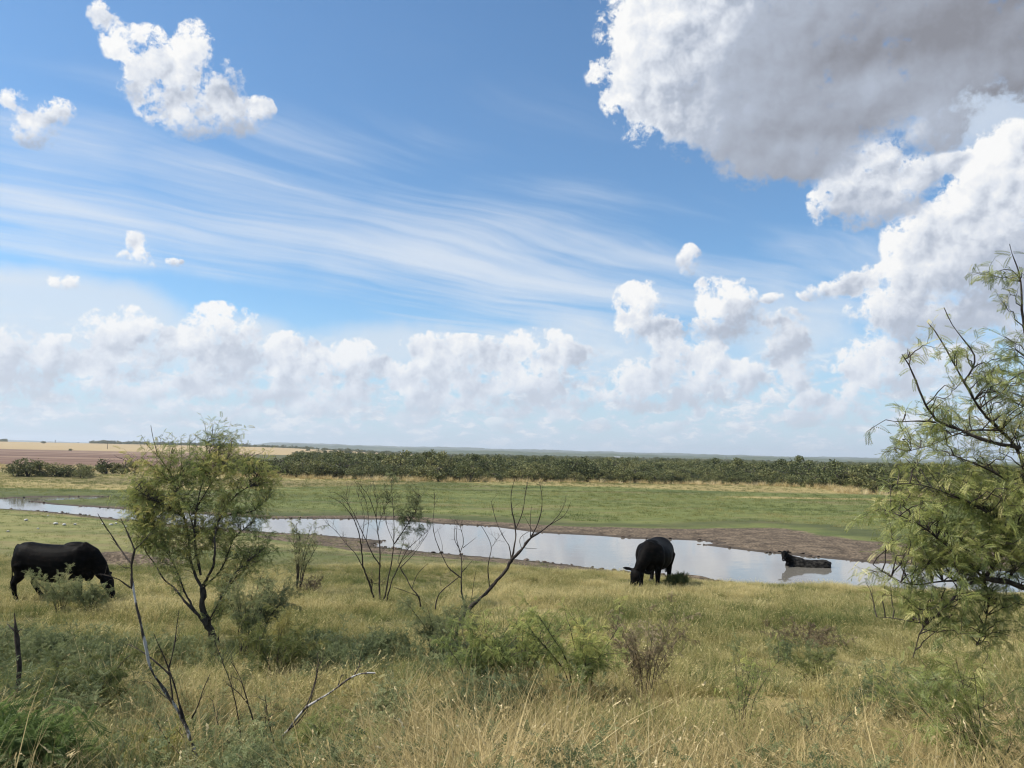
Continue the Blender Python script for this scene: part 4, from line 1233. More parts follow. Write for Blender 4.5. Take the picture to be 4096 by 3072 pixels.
# ------------------------------------------------------------------ cattle
def black_coat(name, dust):
    m, N = material(name)
    P = N.n('ShaderNodeTexCoord').outputs['Object']
    n = N.noise(N.v('MULTIPLY', P, (1, 1, 1.6)), 7.0, 6, .65)
    f = N.noise(N.v('MULTIPLY', P, (30, 60, 60)), 1.0, 3, .6)
    col = ramp_col(N, n, [(.35, (.003, .0028, .0027)), (.55, (.005, .0044, .004)), (.70, (.016, .011, .008))])
    if dust:
        # dried grey mud along the back and flank
        g = N.m('MULTIPLY', N.ramp(n, .36, .70), N.ramp(N.sep(P)[0], .80, .55))
        col = N.mix(N.m('MULTIPLY', g, dust), col, (.085, .078, .068))
    p = princ(N, col, .55, .03, bump(N, N.m('MULTIPLY_ADD', n, .5, f), .35, .012))
    finish(N, p.outputs[0])
    return m


COAT = black_coat('black_coat', 0)
COAT_MUD = black_coat('muddy_black_coat', .6)
EYE_M, _n = material('dark_eye'); finish(_n, princ(_n, (.004, .003, .003), .08, .5).outputs[0])
HOOF, _n = material('hoof'); finish(_n, princ(_n, (.02, .017, .014), .5, .3).outputs[0])
NOSE, _n = material('nose'); finish(_n, princ(_n, (.018, .016, .016), .3, .4).outputs[0])


def loft(bm, rings, sides=20):
    """closed body through (centre, axis-u, axis-v) ellipses"""
    prev = None; first = None
    for c, u, v in rings:
        c, u, v = Vector(c), Vector(u), Vector(v)
        vs = []
        for k in range(sides):
            a = 2 * math.pi * k / sides
            vs.append(bm.verts.new(c + u * math.cos(a) + v * math.sin(a)))
        if prev:
            for k in range(sides):
                bm.faces.new((prev[k], prev[(k + 1) % sides], vs[(k + 1) % sides], vs[k]))
        else:
            first = vs
        prev = vs
    bm.faces.new(list(reversed(first))); bm.faces.new(prev)


def round_tube(bm, pts, rad, flat=1.0, sides=14):
    """tapering limb; flat squashes it sideways (along Y)"""
    rings = []
    m = len(pts)
    P = [Vector(p) for p in pts]
    for i in range(m):
        t = (P[min(i + 1, m - 1)] - P[max(i - 1, 0)]).normalized()
        side = Vector((0, 1, 0)) if abs(t.y) < .85 else Vector((1, 0, 0))
        u = (side - t * side.dot(t)).normalized(); v = t.cross(u)
        r = rad[i]
        rings.append((P[i], u * r * flat, v * r))
    t0 = (P[1] - P[0]).normalized(); t1 = (P[-1] - P[-2]).normalized()
    rings.insert(0, (P[0] - t0 * rad[0] * .55, rings[0][1] * .55, rings[0][2] * .55))
    rings.append((P[-1] + t1 * rad[-1] * .55, rings[-1][1] * .55, rings[-1][2] * .55))
    loft(bm, rings, sides)


def blob(bm, c, r, rot=None):
    mtx = Matrix.Translation(c) @ (rot or Matrix.Identity(4)) @ Matrix.Diagonal((*r, 1))
    bmesh.ops.create_icosphere(bm, subdivisions=3, radius=1.0, matrix=mtx)


def cow(label, loc, rz, neck, head, legs, tail, coat, torso_dz=0.0, name='cow', ear_drop=.25, poll_dir=None, roll=0.0):
    """a beef cow in one continuous skin. neck: points and radii; head: poll and muzzle points"""
    bm = bmesh.new()
    T = [(-1.00, 1.06, .10, .11), (-.95, 1.03, .23, .20), (-.84, .99, .335, .275), (-.66, .955, .385, .315), (-.42, .905, .400, .345), (-.15, .862, .425, .380), (.12, .855, .430, .385),
         (.38, .885, .420, .350), (.58, .93, .400, .300), (.74, .95, .340, .240), (.86, .955, .255, .175), (.93, .95, .13, .10)]
    loft(bm, [((x, 0, z + torso_dz), (0, w, 0), (0, 0, h)) for x, z, h, w in T], 26)
    for s in (-1, 1):                                            # hips, thighs, shoulders
        blob(bm, (-.60, s * .17, 1.14 + torso_dz), (.20, .09, .10))
        blob(bm, (-.74, s * .17, .90 + torso_dz), (.25, .145, .33))
        blob(bm, (.55, s * .19, .90 + torso_dz), (.22, .12, .34))
    blob(bm, (-.95, 0, 1.20 + torso_dz), (.09, .08, .08))
    blob(bm, (.76, 0, .66 + torso_dz), (.15, .11, .19))           # brisket
    blob(bm, (.42, 0, 1.26 + torso_dz), (.30, .15, .10))          # withers
    npts, nrad = neck
    round_tube(bm, npts, nrad, .66, 18)
    poll, muz = Vector(head[0]), Vector(head[1])
    ax = (muz - poll).normalized()
    side = Vector(poll_dir) if poll_dir else Vector((0, 1, 0))
    side = (side - ax * side.dot(ax)).normalized(); up = side.cross(ax)
    if up.z < 0 and abs(ax.z) < .8: up = -up
    L = (muz - poll).length
    rings = []
    for t, w, h in ((-.10, .06, .07), (0, .105, .115), (.18, .128, .150), (.38, .122, .150), (.60, .092, .115), (.80, .078, .092), (.94, .082, .085), (1.03, .066, .066), (1.08, .03, .03)):
        rings.append((poll + ax * L * t - up * .02 * t, side * w, up * h))
    loft(bm, rings, 18)
    blob(bm, poll - ax * .03, (.085, .085, .085))
    for s in (-1, 1):                                            # ears: flat, out to the sides
        e0 = poll + side * s * .09 - ax * .005 + up * .02
        d = (side * s - up * .05 - Vector((0, 0, ear_drop)) + ax * .05).normalized()
        e1, e2, e3 = e0 + d * .08, e0 + d * .16, e0 + d * .235
        w_ = ax.cross(d).normalized()
        f_ = d.cross(w_).normalized()
        loft(bm, [(e0, f_ * .030, w_ * .024), (e1, f_ * .052, w_ * .022), (e2, f_ * .056, w_ * .018), (e3, f_ * .016, w_ * .012)], 10)
    hooves = []
    for pts, rad in legs:
        round_tube(bm, pts, rad, .86, 14)
        hooves.append((Vector(pts[-1]), rad[-1]))
    if tail: round_tube(bm, tail[0], tail[1], 1.0, 8)
    me = bpy.data.meshes.new('cow_body_raw'); bm.to_mesh(me); bm.free()
    tmp = bpy.data.objects.new('cow_body_raw', me); COL.objects.link(tmp)
    md = tmp.modifiers.new('remesh', 'REMESH'); md.mode = 'VOXEL'; md.voxel_size = .017
    ms = tmp.modifiers.new('smooth', 'SMOOTH'); ms.factor = .5; ms.iterations = 9
    dg = bpy.context.evaluated_depsgraph_get()
    body = bpy.data.meshes.new_from_object(tmp.evaluated_get(dg))
    bpy.data.objects.remove(tmp, do_unlink=True)
    body.name = 'cow_body'
    body.materials.clear(); body.materials.append(coat)
    body.polygons.foreach_set('use_smooth', np.ones(len(body.polygons), bool))
    o = link(name, body)
    o.location = loc; o.rotation_euler = (roll, 0, rz)
    tag(o, label, 'cow', 'black cattle at the pond')
    def bit(nm, mat, c, r, rot=None):
        b = bmesh.new(); mtx = (rot or Matrix.Identity(4)) @ Matrix.Diagonal((*r, 1))
        bmesh.ops.create_icosphere(b, subdivisions=2, radius=1.0, matrix=Matrix.Translation(c) @ mtx)
        m2 = bpy.data.meshes.new(nm); b.to_mesh(m2); b.free(); m2.materials.append(mat)
        m2.polygons.foreach_set('use_smooth', np.ones(len(m2.polygons), bool))
        return link(nm, m2, o)
    for s in (-1, 1):
        bit('eye', EYE_M, poll + ax * L * .30 + side * s * .112 + up * .055, (.022, .022, .022))
    bit('nose', NOSE, muz + ax * .022 - up * .005, (.045, .055, .05))
    for c, r in hooves:
        if c.z < .3 and torso_dz > -.2: bit('hoof', HOOF, (c.x + .015, c.y, .045), (r * 1.25, r * 1.05, .05))
    if tail:
        acc = Acc(); rng = np.random.default_rng(3)
        e = np.array(tail[0][-1])
        for _ in range(40):
            a = e + rng.normal(0, .012, 3) + (0, 0, .05)
            acc.tube(np.array([a, a + (rng.normal(0, .02), rng.normal(0, .02), -.12), a + (rng.normal(0, .035), rng.normal(0, .03), -.28)]), [.007, .006, .002], 4)
        acc.build('tail_switch', coat, o)
    return o


def front_leg(x, y, s=0.0):
    return ([(x, y, .82), (x + s * .3, y, .60), (x + s * .6, y, .44), (x + s * .85, y * .98, .22), (x + s, y * .98, .09), (x + s, y * .98, .035)], [.125, .095, .072, .052, .058, .060])


def hind_leg(x, y, s=0.0):
    return ([(x + .02, y, .86), (x + .06 + s * .25, y, .68), (x - .05 + s * .5, y, .52), (x - .13 + s * .6, y, .42), (x - .09 + s * .85, y, .20), (x - .05 + s, y, .09), (x - .02 + s, y, .035)], [.19, .155, .095, .072, .052, .058, .060])


GRAZE = ([(.55, 0, 1.08), (.82, 0, .99), (1.02, 0, .80), (1.14, 0, .62)], [.30, .255, .20, .155])


def cattle():
    y = 17.9
    x = at_depth(68, 580, y)[0]
    cow('black cow grazing behind the green shrub, at the left edge of the picture', (x - .27, y, ground_z(x, y) + .05), R(2), GRAZE, ((1.17, 0, .60), (1.37, -.04, .17)),
        [front_leg(.60, .17, -.22), front_leg(.58, -.17, .12), hind_leg(-.76, .17, .42), hind_leg(-.78, -.18, .02)],
        ([(-.97, 0, 1.27), (-1.04, 0, 1.15), (-1.07, 0, .9), (-1.07, .01, .62), (-1.05, .02, .5)], [.035, .03, .024, .02, .022]), COAT, ear_drop=-.35).scale = (.93, 1.0, 1.0)
    y = 23.6
    x = at_depth(651, 570, y)[0]
    nk = ([(.55, 0, 1.06), (.80, -.04, .92), (.94, -.11, .72), (1.00, -.17, .55)], [.31, .26, .20, .155])
    cow('black cow grazing head down on the bank, facing us in front of the bright water', (x + .10, y, ground_z(x, y) + .03), R(-113), nk, ((1.01, -.19, .53), (1.10, -.27, .08)),
        [front_leg(.58, .17, .03), front_leg(.60, -.17, .10), hind_leg(-.76, .19, .0), hind_leg(-.74, -.17, .10)],
        ([(-.97, 0, 1.27), (-1.03, .02, 1.15), (-1.05, .06, .9), (-1.05, .10, .62), (-1.04, .11, .5)], [.035, .03, .024, .02, .022]), COAT, ear_drop=.0, poll_dir=(-.25, 1, 0)).scale = (1.0, 1.40, 1.04)
    y = 31.2
    p = at_level(806, 566.5, 0)
    nk = ([(.55, 0, .12), (.76, .03, .22), (.94, .07, .36), (1.02, .10, .44)], [.28, .21, .150, .115])
    wader = cow('black cow with dusty back lying in the pond, only its back and head above water', (p[0] + .05, p[1], .0), R(180 - 7), nk, ((1.02, .12, .50), (1.14, .48, .26)),
        [([(.55, .2, -.1), (.80, .24, -.25), (.60, .26, -.42)], [.12, .09, .07]), ([(-.70, .2, -.1), (-.35, .28, -.25), (-.6, .3, -.42)], [.15, .11, .08])], None, COAT_MUD, torso_dz=-1.0, ear_drop=-.15, poll_dir=(-1, .3, 0))
    wader.rotation_euler.y, wader.scale.x = R(-2.5), .93


cattle()


# ------------------------------------------------------------------ the wood beyond the meadow
def far_tree(seed, h, w):
    """trunk and crown of a mesquite seen from afar: lobes of small leaf clumps"""
    rng = np.random.default_rng(seed)
    W, C = Acc(), Acc()
    tips = []
    for i in range(3):
        a = rng.uniform(0, 6.28)
        e = np.array((math.cos(a) * w * .22, math.sin(a) * w * .22, h * rng.uniform(.4, .6)))
        W.tube(bend((0, 0, -.2), e, rng, .06, 5), np.linspace(.10, .04, 5), 5)
        for _ in range(2):
            f = e + np.array((rng.normal(0, w * .16), rng.normal(0, w * .16), h * rng.uniform(.12, .3)))
            W.tube(bend(e, f, rng, .06, 4), np.linspace(.04, .015, 4), 4); tips.append(f)
    nl = 16
    cen, rad = [], []
    for i in range(nl):
        a = rng.uniform(0, 6.28); q = math.sqrt(rng.random())
        zz = h * (.80 - .42 * q ** 1.5 + rng.normal(0, .06)) if i > 6 else h * rng.uniform(.12, .42)
        cen.append((math.cos(a) * q * w * .38, math.sin(a) * q * w * .38, zz)); rad.append(w * rng.uniform(.12, .21))
    n = 1500
    k = rng.integers(0, nl, n)
    u = rng.normal(0, 1, (n, 3)); u /= np.linalg.norm(u, axis=1, keepdims=True)
    rr = rng.random(n) ** .35
    pos = np.array(cen)[k] + u * (np.array(rad)[k] * rr)[:, None] * (1, 1, .8)
    pos[:, 2] = np.maximum(pos[:, 2], .12)
    s = rng.uniform(.05, .13, n)
    quad = np.array([(-1, -.6, 0), (1, -.5, .15), (.8, .6, 0), (-.7, .5, -.15)]); qf = np.array([(0, 1, 2, 3)])
    tint = np.clip(.48 + .22 * (rng.random(nl)[k] - .5) + rng.normal(0, .16, n), 0, 1)
    put_leaves(C, (quad, qf), pos, u + rng.normal(0, .6, (n, 3)), rng.uniform(0, 6.28, n), s, tint)
    return W.mesh('far_trunk'), C.mesh('far_crown', False)


PROTOS = [far_tree(300 + i, hh, ww) for i, (hh, ww) in enumerate(((3.3, 4.2), (3.0, 3.8), (3.6, 4.4), (2.8, 4.0), (3.3, 3.4), (3.1, 4.8)))]
for tw_, cr_ in PROTOS:
    tw_.materials.append(FARBARK); cr_.materials.append(FARLEAF)


def plant_tree(i, x, y, s, sz, rz, label, group, cat='tree', name='mesquite_tree'):
    t = thing(name, (x, y, ground_z(x, y) - .05), label, cat, group, rz)
    t.scale = (s, s, sz)
    link('trunk', PROTOS[i][0], t); link('crown', PROTOS[i][1], t)
    return t


FX = [180, 235, 290, 417, 512, 600, 700, 800, 850, 900, 1024, 1150]
FY = [118, 114, 107, 102, 105, 109, 110, 104, 94, 89, 84, 80]


def front_y(px):
    return np.interp(px, FX, FY)


def wood():
    rng = np.random.default_rng(99)
    n = 0
    lab, grp = 'olive green mesquite tree in the dense belt of trees beyond the green meadow', 'mesquite trees in the belt beyond the meadow'
    px = np.linspace(215, 1090, 118) + rng.uniform(-3, 3, 118)
    for row, (dy, cnt) in enumerate(((1.5, 118), (7, 92), (16, 84))):
        for k in range(cnt):
            q = 222 + (1085 - 222) * (k + rng.uniform(.1, .9)) / cnt
            yy = front_y(q) + dy + rng.normal(0, 2.0)
            xx = at_depth(q, 470, yy)[0]
            if np.hypot((xx - SPOIL[0]) / 8, (yy - SPOIL[1] - 3) / 4) < 1 and row < 2: continue
            s = (.22 + 1.3 * fbm(np.array([xx * .11]), np.array([yy * .11 + row]), 3, 45)[0] + rng.uniform(-.12, .22)) * (.85 if row == 0 else 1.0)
            lab = 'olive mesquite tree in the %s of the belt, %s' % (('front row', 'second row', 'back row')[row], 'behind the leafy mesquite tree' if q < 320 else 'left of the sandy heap' if q < 400 else 'beyond the leaning dead tree' if q < 590 else 'above the middle cow' if q < 740 else 'above the cow in the pond' if q < 870 else 'behind the near mesquite tree')
            plant_tree(int(rng.integers(0, 6)), xx, yy, s * 1.12, s * rng.uniform(.72, 1.08), rng.uniform(0, 6.28), lab, grp)
            n += 1
    # those one can single out
    for q, dy, s, sz, label in ((440, 3, 1.25, 1.25, 'broad tree that stands tallest in the middle of the belt, right of the sandy heap'), (432, 6, 1.0, 1.32, 'narrow tree behind the left shoulder of the tallest tree of the belt'), (801, 60, 1.55, 1.45, 'tall dark round-headed tree rising over the belt at the right'),
                             (474, 8, 1.1, 1.18, 'rounded tree next right of the tallest tree in the belt'), (915, 22, 1.1, 1.2, 'dark tree over the belt, just left of the near mesquite at the right edge')):
        yy = front_y(q) + dy; plant_tree(2, at_depth(q, 470, yy)[0], yy, s, sz, 1.0 + q, label, 'trees that top the belt')
    yl = 104
    for q, s, sz, label in ((107, .95, .85, 'dark green tree at the edge of the ploughed field, left of its twin'), (124, 1.05, .95, 'dark green tree at the edge of the ploughed field, touching the leafy mesquite tree')):
        plant_tree(4, at_depth(q, 470, yl)[0], yl, s, sz, q, label, 'dark trees by the ploughed field')
    yl = 93
    for j, (q, s, sz, label) in enumerate(((22, .42, .55, 'small grey green bush at the left end of the row before the ploughed field'), (32, .62, .72, 'tallest grey green bush of the row before the ploughed field'), (44, .50, .48, 'low grey green bush right of the tallest one in the row before the ploughed field'), (54, .55, .58, 'round grey green bush in the middle of the row before the ploughed field'),
                                   (66, .52, .50, 'grey green bush just right of the round one before the ploughed field'), (78, .50, .46, 'grey green bush, last but one at the right of the row'), (88, .40, .36, 'small grey green bush at the right end of the row before the ploughed field'))):
        plant_tree(j % 6, at_depth(q, 470, yl)[0], yl + rng.normal(0, 1), s * 1.5, sz * 1.2, q, label, 'bushes before the ploughed field', 'bush', 'field_bush')
    for q, yy, s, sz, label in ((43, 820, 1.6, 1.0, 'lone small dark tree on the stubble rise at the left'), (71, 420, .7, .5, 'tiny bush on the stubble slope at the left')):
        plant_tree(1, at_depth(q, 445, yy)[0], yy, s, sz, q, label, None)


wood()


# ------------------------------------------------------------------ many alike pieces on points (instances)
def hidden(objs, name):
    c = bpy.data.collections.new(name)                       # not linked to the scene: only a source of instances
    for o in objs:
        for k in list(o.users_collection): k.objects.unlink(o)
        c.objects.link(o)
    return c


def scatter(name, pts, rot, scl, tint, idx, coll, label, mat=None):
    me = bpy.data.meshes.new(name)
    n = len(pts)
    me.vertices.add(n); me.vertices.foreach_set('co', np.asarray(pts, np.float32).ravel())
    for nm, ty, fld, val in (('rot', 'FLOAT_VECTOR', 'vector', rot), ('scl', 'FLOAT_VECTOR', 'vector', scl), ('itint', 'FLOAT', 'value', tint), ('idx', 'INT', 'value', idx)):
        at = me.attributes.new(nm, ty, 'POINT')
        at.data.foreach_set(fld, np.asarray(val, np.int32 if ty == 'INT' else np.float32).ravel())
    o = link(name, me)
    g = bpy.data.node_groups.new(name, 'GeometryNodeTree')
    g.interface.new_socket('Geometry', in_out='INPUT', socket_type='NodeSocketGeometry')
    g.interface.new_socket('Geometry', in_out='OUTPUT', socket_type='NodeSocketGeometry')
    nd, lk = g.nodes, g.links
    gi, go = nd.new('NodeGroupInput'), nd.new('NodeGroupOutput')
    ip = nd.new('GeometryNodeInstanceOnPoints')
    ci = nd.new('GeometryNodeCollectionInfo'); ci.inputs['Collection'].default_value = coll
    ci.inputs['Separate Children'].default_value = True; ci.inputs['Reset Children'].default_value = True
    def attr(nm, ty):
        a = nd.new('GeometryNodeInputNamedAttribute'); a.data_type = ty; a.inputs['Name'].default_value = nm
        return a.outputs['Attribute']
    e2r = nd.new('FunctionNodeEulerToRotation')
    lk.new(attr('rot', 'FLOAT_VECTOR'), e2r.inputs[0]); lk.new(e2r.outputs[0], ip.inputs['Rotation'])
    lk.new(attr('scl', 'FLOAT_VECTOR'), ip.inputs['Scale'])
    lk.new(attr('idx', 'INT'), ip.inputs['Instance Index']); ip.inputs['Pick Instance'].default_value = True
    lk.new(gi.outputs[0], ip.inputs['Points']); lk.new(ci.outputs[0], ip.inputs['Instance'])
    lk.new(ip.outputs[0], go.inputs[0])
    md = o.modifiers.new('scatter', 'NODES'); md.node_group = g
    return tag(o, label, None, None, 'stuff')


GRASS = leaf_material('grass_blade', [(.0, (.085, .115, .034)), (.25, (.178, .200, .058)), (.5, (.29, .268, .094)), (.72, (.455, .385, .16)), (1.0, (.63, .53, .26))], .45, True)
STRAW = leaf_material('straw_blade', [(.0, (.17, .13, .05)), (.35, (.36, .28, .115)), (.65, (.54, .42, .20)), (1.0, (.72, .60, .36))], .35, True)
WEED = leaf_material('weed_leaf', [(.0, (.08, .105, .05)), (.4, (.19, .22, .095)), (.7, (.28, .295, .13)), (1.0, (.40, .38, .19))], .42, True)


def tuft(seed, blades, h, spread, lean, width, heads, curl=.5, tint=(.45, .2), lean_bias=(0, 0)):
    rng = np.random.default_rng(seed)
    acc = Acc()
    n = blades
    a = rng.uniform(0, 6.28, n); rr = spread * np.sqrt(rng.random(n))
    root = np.stack([np.cos(a) * rr, np.sin(a) * rr, np.full(n, -.03)], -1)
    da = a + rng.normal(0, .9, n)
    ln = np.abs(rng.normal(0, lean, n)) + .05
    H = h * rng.uniform(.45, 1.05, n)
    cv = curl * rng.random(n)
    t = np.linspace(0, 1, 5)
    dx = np.cos(da) + lean_bias[0]; dy = np.sin(da) + lean_bias[1]
    off = (ln[:, None] * t + cv[:, None] * t ** 2.4) * H[:, None]
    P = np.stack([root[:, 0, None] + dx[:, None] * off, root[:, 1, None] + dy[:, None] * off, root[:, 2, None] + H[:, None] * (t - .42 * cv[:, None] * t ** 3)], -1)
    w = width * rng.uniform(.6, 1.3, n)
    wx = np.stack([-np.sin(da), np.cos(da), np.zeros(n)], -1)
    prof = np.array([1, .95, .8, .5, .05])
    Lft = P - wx[:, None] * (w[:, None] * prof)[..., None] * .5; Rgt = P + wx[:, None] * (w[:, None] * prof)[..., None] * .5
    V = np.stack([Lft, Rgt], 2).reshape(n, -1, 3)
    q = np.array([(2 * i, 2 * i + 1, 2 * i + 3, 2 * i + 2) for i in range(4)])
    F = (q[None] + (np.arange(n) * 10)[:, None, None]).reshape(-1, 4)
    tb = np.clip(rng.normal(tint[0], tint[1], n), 0, 1)
    acc.add(V.reshape(-1, 3), F, np.repeat(tb, 10))
    if heads:                                               # pale seed heads at the tips
        k = rng.choice(n, heads, replace=False)
        for i in k:
            b, d = P[i, -1], P[i, -1] - P[i, -2]; d = d / (np.linalg.norm(d) + 1e-9)
            for s in range(4):
                c = b - d * .014 * s
                o_ = rng.normal(0, .0045, 3)
                acc.add([c, c + d * .012 + o_, c + d * .022 + o_ * .4, c + d * .008 - o_ * .7], [(0, 1, 2, 3)], .9)
    return acc


def weed(seed, h, n_st, leaf, scale):
    rng = np.random.default_rng(seed)
    W = Acc(); lines = []
    for _ in range(n_st):
        a = rng.uniform(0, 6.28)
        p = bend((0, 0, -.02), (math.cos(a) * h * .4 * rng.random(), math.sin(a) * h * .4 * rng.random(), h * rng.uniform(.5, 1)), rng, .06, 6)
        W.tube(p, np.linspace(.004, .0015, 6), 3, .35); lines.append(p)
        lines += twigs(W, p, rng, 3, h * .35, .002, .5, 1)
    dress(W, lines, rng, leaf, 7, scale, .5, .3, .2)
    return W


def short_source(kind, accs, mat):
    return hidden([a.build(kind, mat, None, False) for a in accs], kind)


SRC_GRASS = short_source('pasture_tuft', [tuft(400 + i, 64, .36, .15, .36, .0056, 14, .75) for i in range(6)], GRASS)
SRC_FINE = short_source('fine_tuft', [tuft(420 + i, 100, .25, .24, .48, .0068, 30, .8) for i in range(5)], GRASS)
SRC_SHORT = short_source('short_tuft', [tuft(440 + i, 60, .10, .22, .4, .006, 0, .4) for i in range(3)], GRASS)
SRC_STRAW = short_source('straw_tuft', [tuft(460 + i, 80, .72, .14, .50, .0056, 10, 1.2, (.5, .22), (.25, -.1)) for i in range(6)], STRAW)
SRC_TALL = short_source('tall_tuft', [tuft(480 + i, 60, .75, .25, .28, .018, 10, .5, (.55, .2)) for i in range(4)], STRAW)
SRC_WEED = short_source('weed', [weed(500 + i, .56, 5, SMALL if i % 2 else BROAD, .8) for i in range(5)], WEED)


def wedge(rng, n, y0, y1, k=.74, pad=1.0, left=None):
    y = np.sqrt(rng.uniform(y0 ** 2, y1 ** 2, n))
    x = rng.uniform(-1, 1, n) * (k * y + pad)
    return x, y


def spread(name, n, y0, y1, coll, cnt, label, tint, scale, seed, keep=None, tilt=.18, k=.74):
    rng = np.random.default_rng(seed)
    x, y = wedge(rng, n, y0, y1, k)
    d = shore_dist(x, y)
    ok = d > .35
    if keep is not None: ok &= keep(x, y, d, rng)
    x, y, d = x[ok], y[ok], d[ok]
    z = height(x, y)
    m = len(x)
    rot = np.stack([rng.normal(0, tilt, m), rng.normal(0, tilt, m), rng.uniform(0, 6.28, m)], -1)
    s = scale(x, y, d, rng)
    scl = np.stack([s * rng.uniform(.85, 1.2, m), s * rng.uniform(.85, 1.2, m), s * rng.uniform(.75, 1.25, m)], -1)
    return scatter(name, np.stack([x, y, z - .01], -1), rot, scl, tint(x, y, rng), rng.integers(0, cnt, m), coll, label)


def patch(x, y, s, seed):
    return fbm(x * s, y * s, 3, seed) - .5


def bare(x, y):
    """trampled places where little grows"""
    b = np.hypot((x - DIRT[0]) / 2.6, (y - DIRT[1]) / 1.2) < 1
    b |= np.hypot((x - HEAP[0]) / 1.5, (y - HEAP[1]) / .7) < .9
    for px_, y_, rx_, ry_ in BARE:
        b |= np.hypot((x - at_depth(px_, 680, y_)[0]) / rx_, (y - y_) / ry_) < .75 + .5 * (vnoise(x * 3, y * 3, 5) - .5)
    return b


def near_side(x, y):
    return y < mid_line(x) - 1


def grasses():
    def t_mid(x, y, rng):
        base = .45 + .95 * patch(x, y, .28, 61) + .9 * patch(x, y, 1.1, 63) + .07 * smooth(y, 11, 18) - .06 * smooth(-x / y, .25, .5)
        return np.clip(base + rng.normal(0, .19, len(x)), .02, 1)
    spread('grass', 14000, 9.0, 27.5, SRC_FINE, 5, 'yellow green knee high pasture grass between the foreground and the pond', t_mid,
           lambda x, y, d, rng: (.85 + 1.5 * patch(x, y, .5, 65) + rng.normal(0, .12, len(x)).clip(-.2, .4)) * (1 - .35 * smooth(y, 18, 25)) * (.45 + .55 * smooth(d, .3, 2.0)), 1, lambda x, y, d, rng: near_side(x, y) & ~bare(x, y) & (d > np.interp(x, [-30, -14, -6, 6, 14], [.5, 1.0, 2.2, 2.0, .7]) * (.5 + 1.1 * fbm(x * .5, y * .5, 3, 12))), k=.72)
    spread('grass', 4300, 2.4, 10.5, SRC_GRASS, 6, 'green and straw coloured grass of the near slope', lambda x, y, rng: np.clip(.30 + 1.1 * patch(x, y, .5, 71) + .14 * smooth(x / y, -.35, .1) + rng.normal(0, .17, len(x)), .02, 1),
           lambda x, y, d, rng: .9 + 1.5 * patch(x, y, .7, 73), 2, lambda x, y, d, rng: ~bare(x, y), k=.76)
    spread('grass', 1500, 8.5, 25, SRC_GRASS, 6, 'taller green and brown clumps in the pasture grass', lambda x, y, rng: np.where(rng.random(len(x)) < .62, rng.normal(.20, .10, len(x)), rng.normal(.72, .1, len(x))).clip(.02, 1),
           lambda x, y, d, rng: rng.uniform(.75, 1.35, len(x)) * (1 - .4 * smooth(y, 17, 25)), 7, lambda x, y, d, rng: near_side(x, y) & ~bare(x, y) & (d > 3) & (rng.random(len(x)) < .3 + 3 * np.maximum(patch(x, y, .35, 59), 0)), k=.72)
    spread('dry_grass', 2900, 2.6, 9.5, SRC_STRAW, 6, 'long bent straw coloured grass in the foreground', lambda x, y, rng: np.clip(.45 + .7 * patch(x, y, .7, 81) + rng.normal(0, .12, len(x)), .02, 1),
           lambda x, y, d, rng: .72 + .8 * patch(x, y, .9, 83), 3, lambda x, y, d, rng: rng.random(len(x)) < np.clip(.06 + .95 * smooth(y, 7.2, 5.0) * smooth(x / y, -.36, -.05) + 2.0 * np.maximum(patch(x, y, .8, 85), 0), 0, 1), .3, k=.72)
    spread('weeds', 2500, 3.2, 13.0, SRC_WEED, 5, 'leafy green weeds growing through the grass', lambda x, y, rng: np.clip(.48 + .8 * patch(x, y, .6, 91) + rng.normal(0, .12, len(x)), .02, 1),
           lambda x, y, d, rng: .7 + .9 * patch(x, y, .7, 93), 4, lambda x, y, d, rng: rng.random(len(x)) < np.clip(.30 + 2.6 * patch(x, y, .45, 95) + .25 * smooth(-x / y, -.15, .3), 0, 1), k=.72)
    spread('short_grass', 9000, 26, 58, SRC_SHORT, 3, 'short grazed green grass on the left bank of the pond', lambda x, y, rng: np.clip(.22 + .5 * patch(x, y, .3, 97) + rng.normal(0, .08, len(x)), .02, 1),
           lambda x, y, d, rng: rng.uniform(.6, 1.1, len(x)), 5, lambda x, y, d, rng: near_side(x, y) & (x < 2) & ~bare(x, y), k=.80)
    def meadow_tint(x, y, rng):
        return np.clip(.26 + .8 * patch(x, y * 2.2, .05, 44) + .5 * patch(x, y, .25, 46) + rng.normal(0, .09, len(x)), .02, .9)
    spread('meadow_grass', 26000, 38, 100, SRC_SHORT, 3, 'short patchy green grass of the meadow beyond the pond', meadow_tint, lambda x, y, d, rng: rng.uniform(1.0, 2.2, len(x)), 8,
           lambda x, y, d, rng: (~near_side(x, y)) & (y > mid_line(x) + 2) & (d > np.interp(x, [-60, -30, -8, 2, 10, 16, 40], [1, 1.5, 3, 5, 7, 11, 14])) & (rng.random(len(x)) < .55 + 1.6 * patch(x, y * 2, .07, 48)), k=.78)
    def fringe(x, y, d, rng):
        px = 512 + x / y * FPX
        f = front_y(px)
        return (y > f - 7) & (y < f + 5) & (px > -60) & (rng.random(len(x)) < .25 + 1.6 * np.maximum(patch(x, y, .12, 33), 0))
    spread('dry_grass', 26000, 78, 124, SRC_TALL, 4, 'tall yellow grass along the foot of the far trees', lambda x, y, rng: np.clip(.72 + .7 * patch(x, y, .1, 35) + rng.normal(0, .12, len(x)), .02, 1),
           lambda x, y, d, rng: rng.uniform(.5, 1.15, len(x)), 6, fringe, k=.80)


grasses()


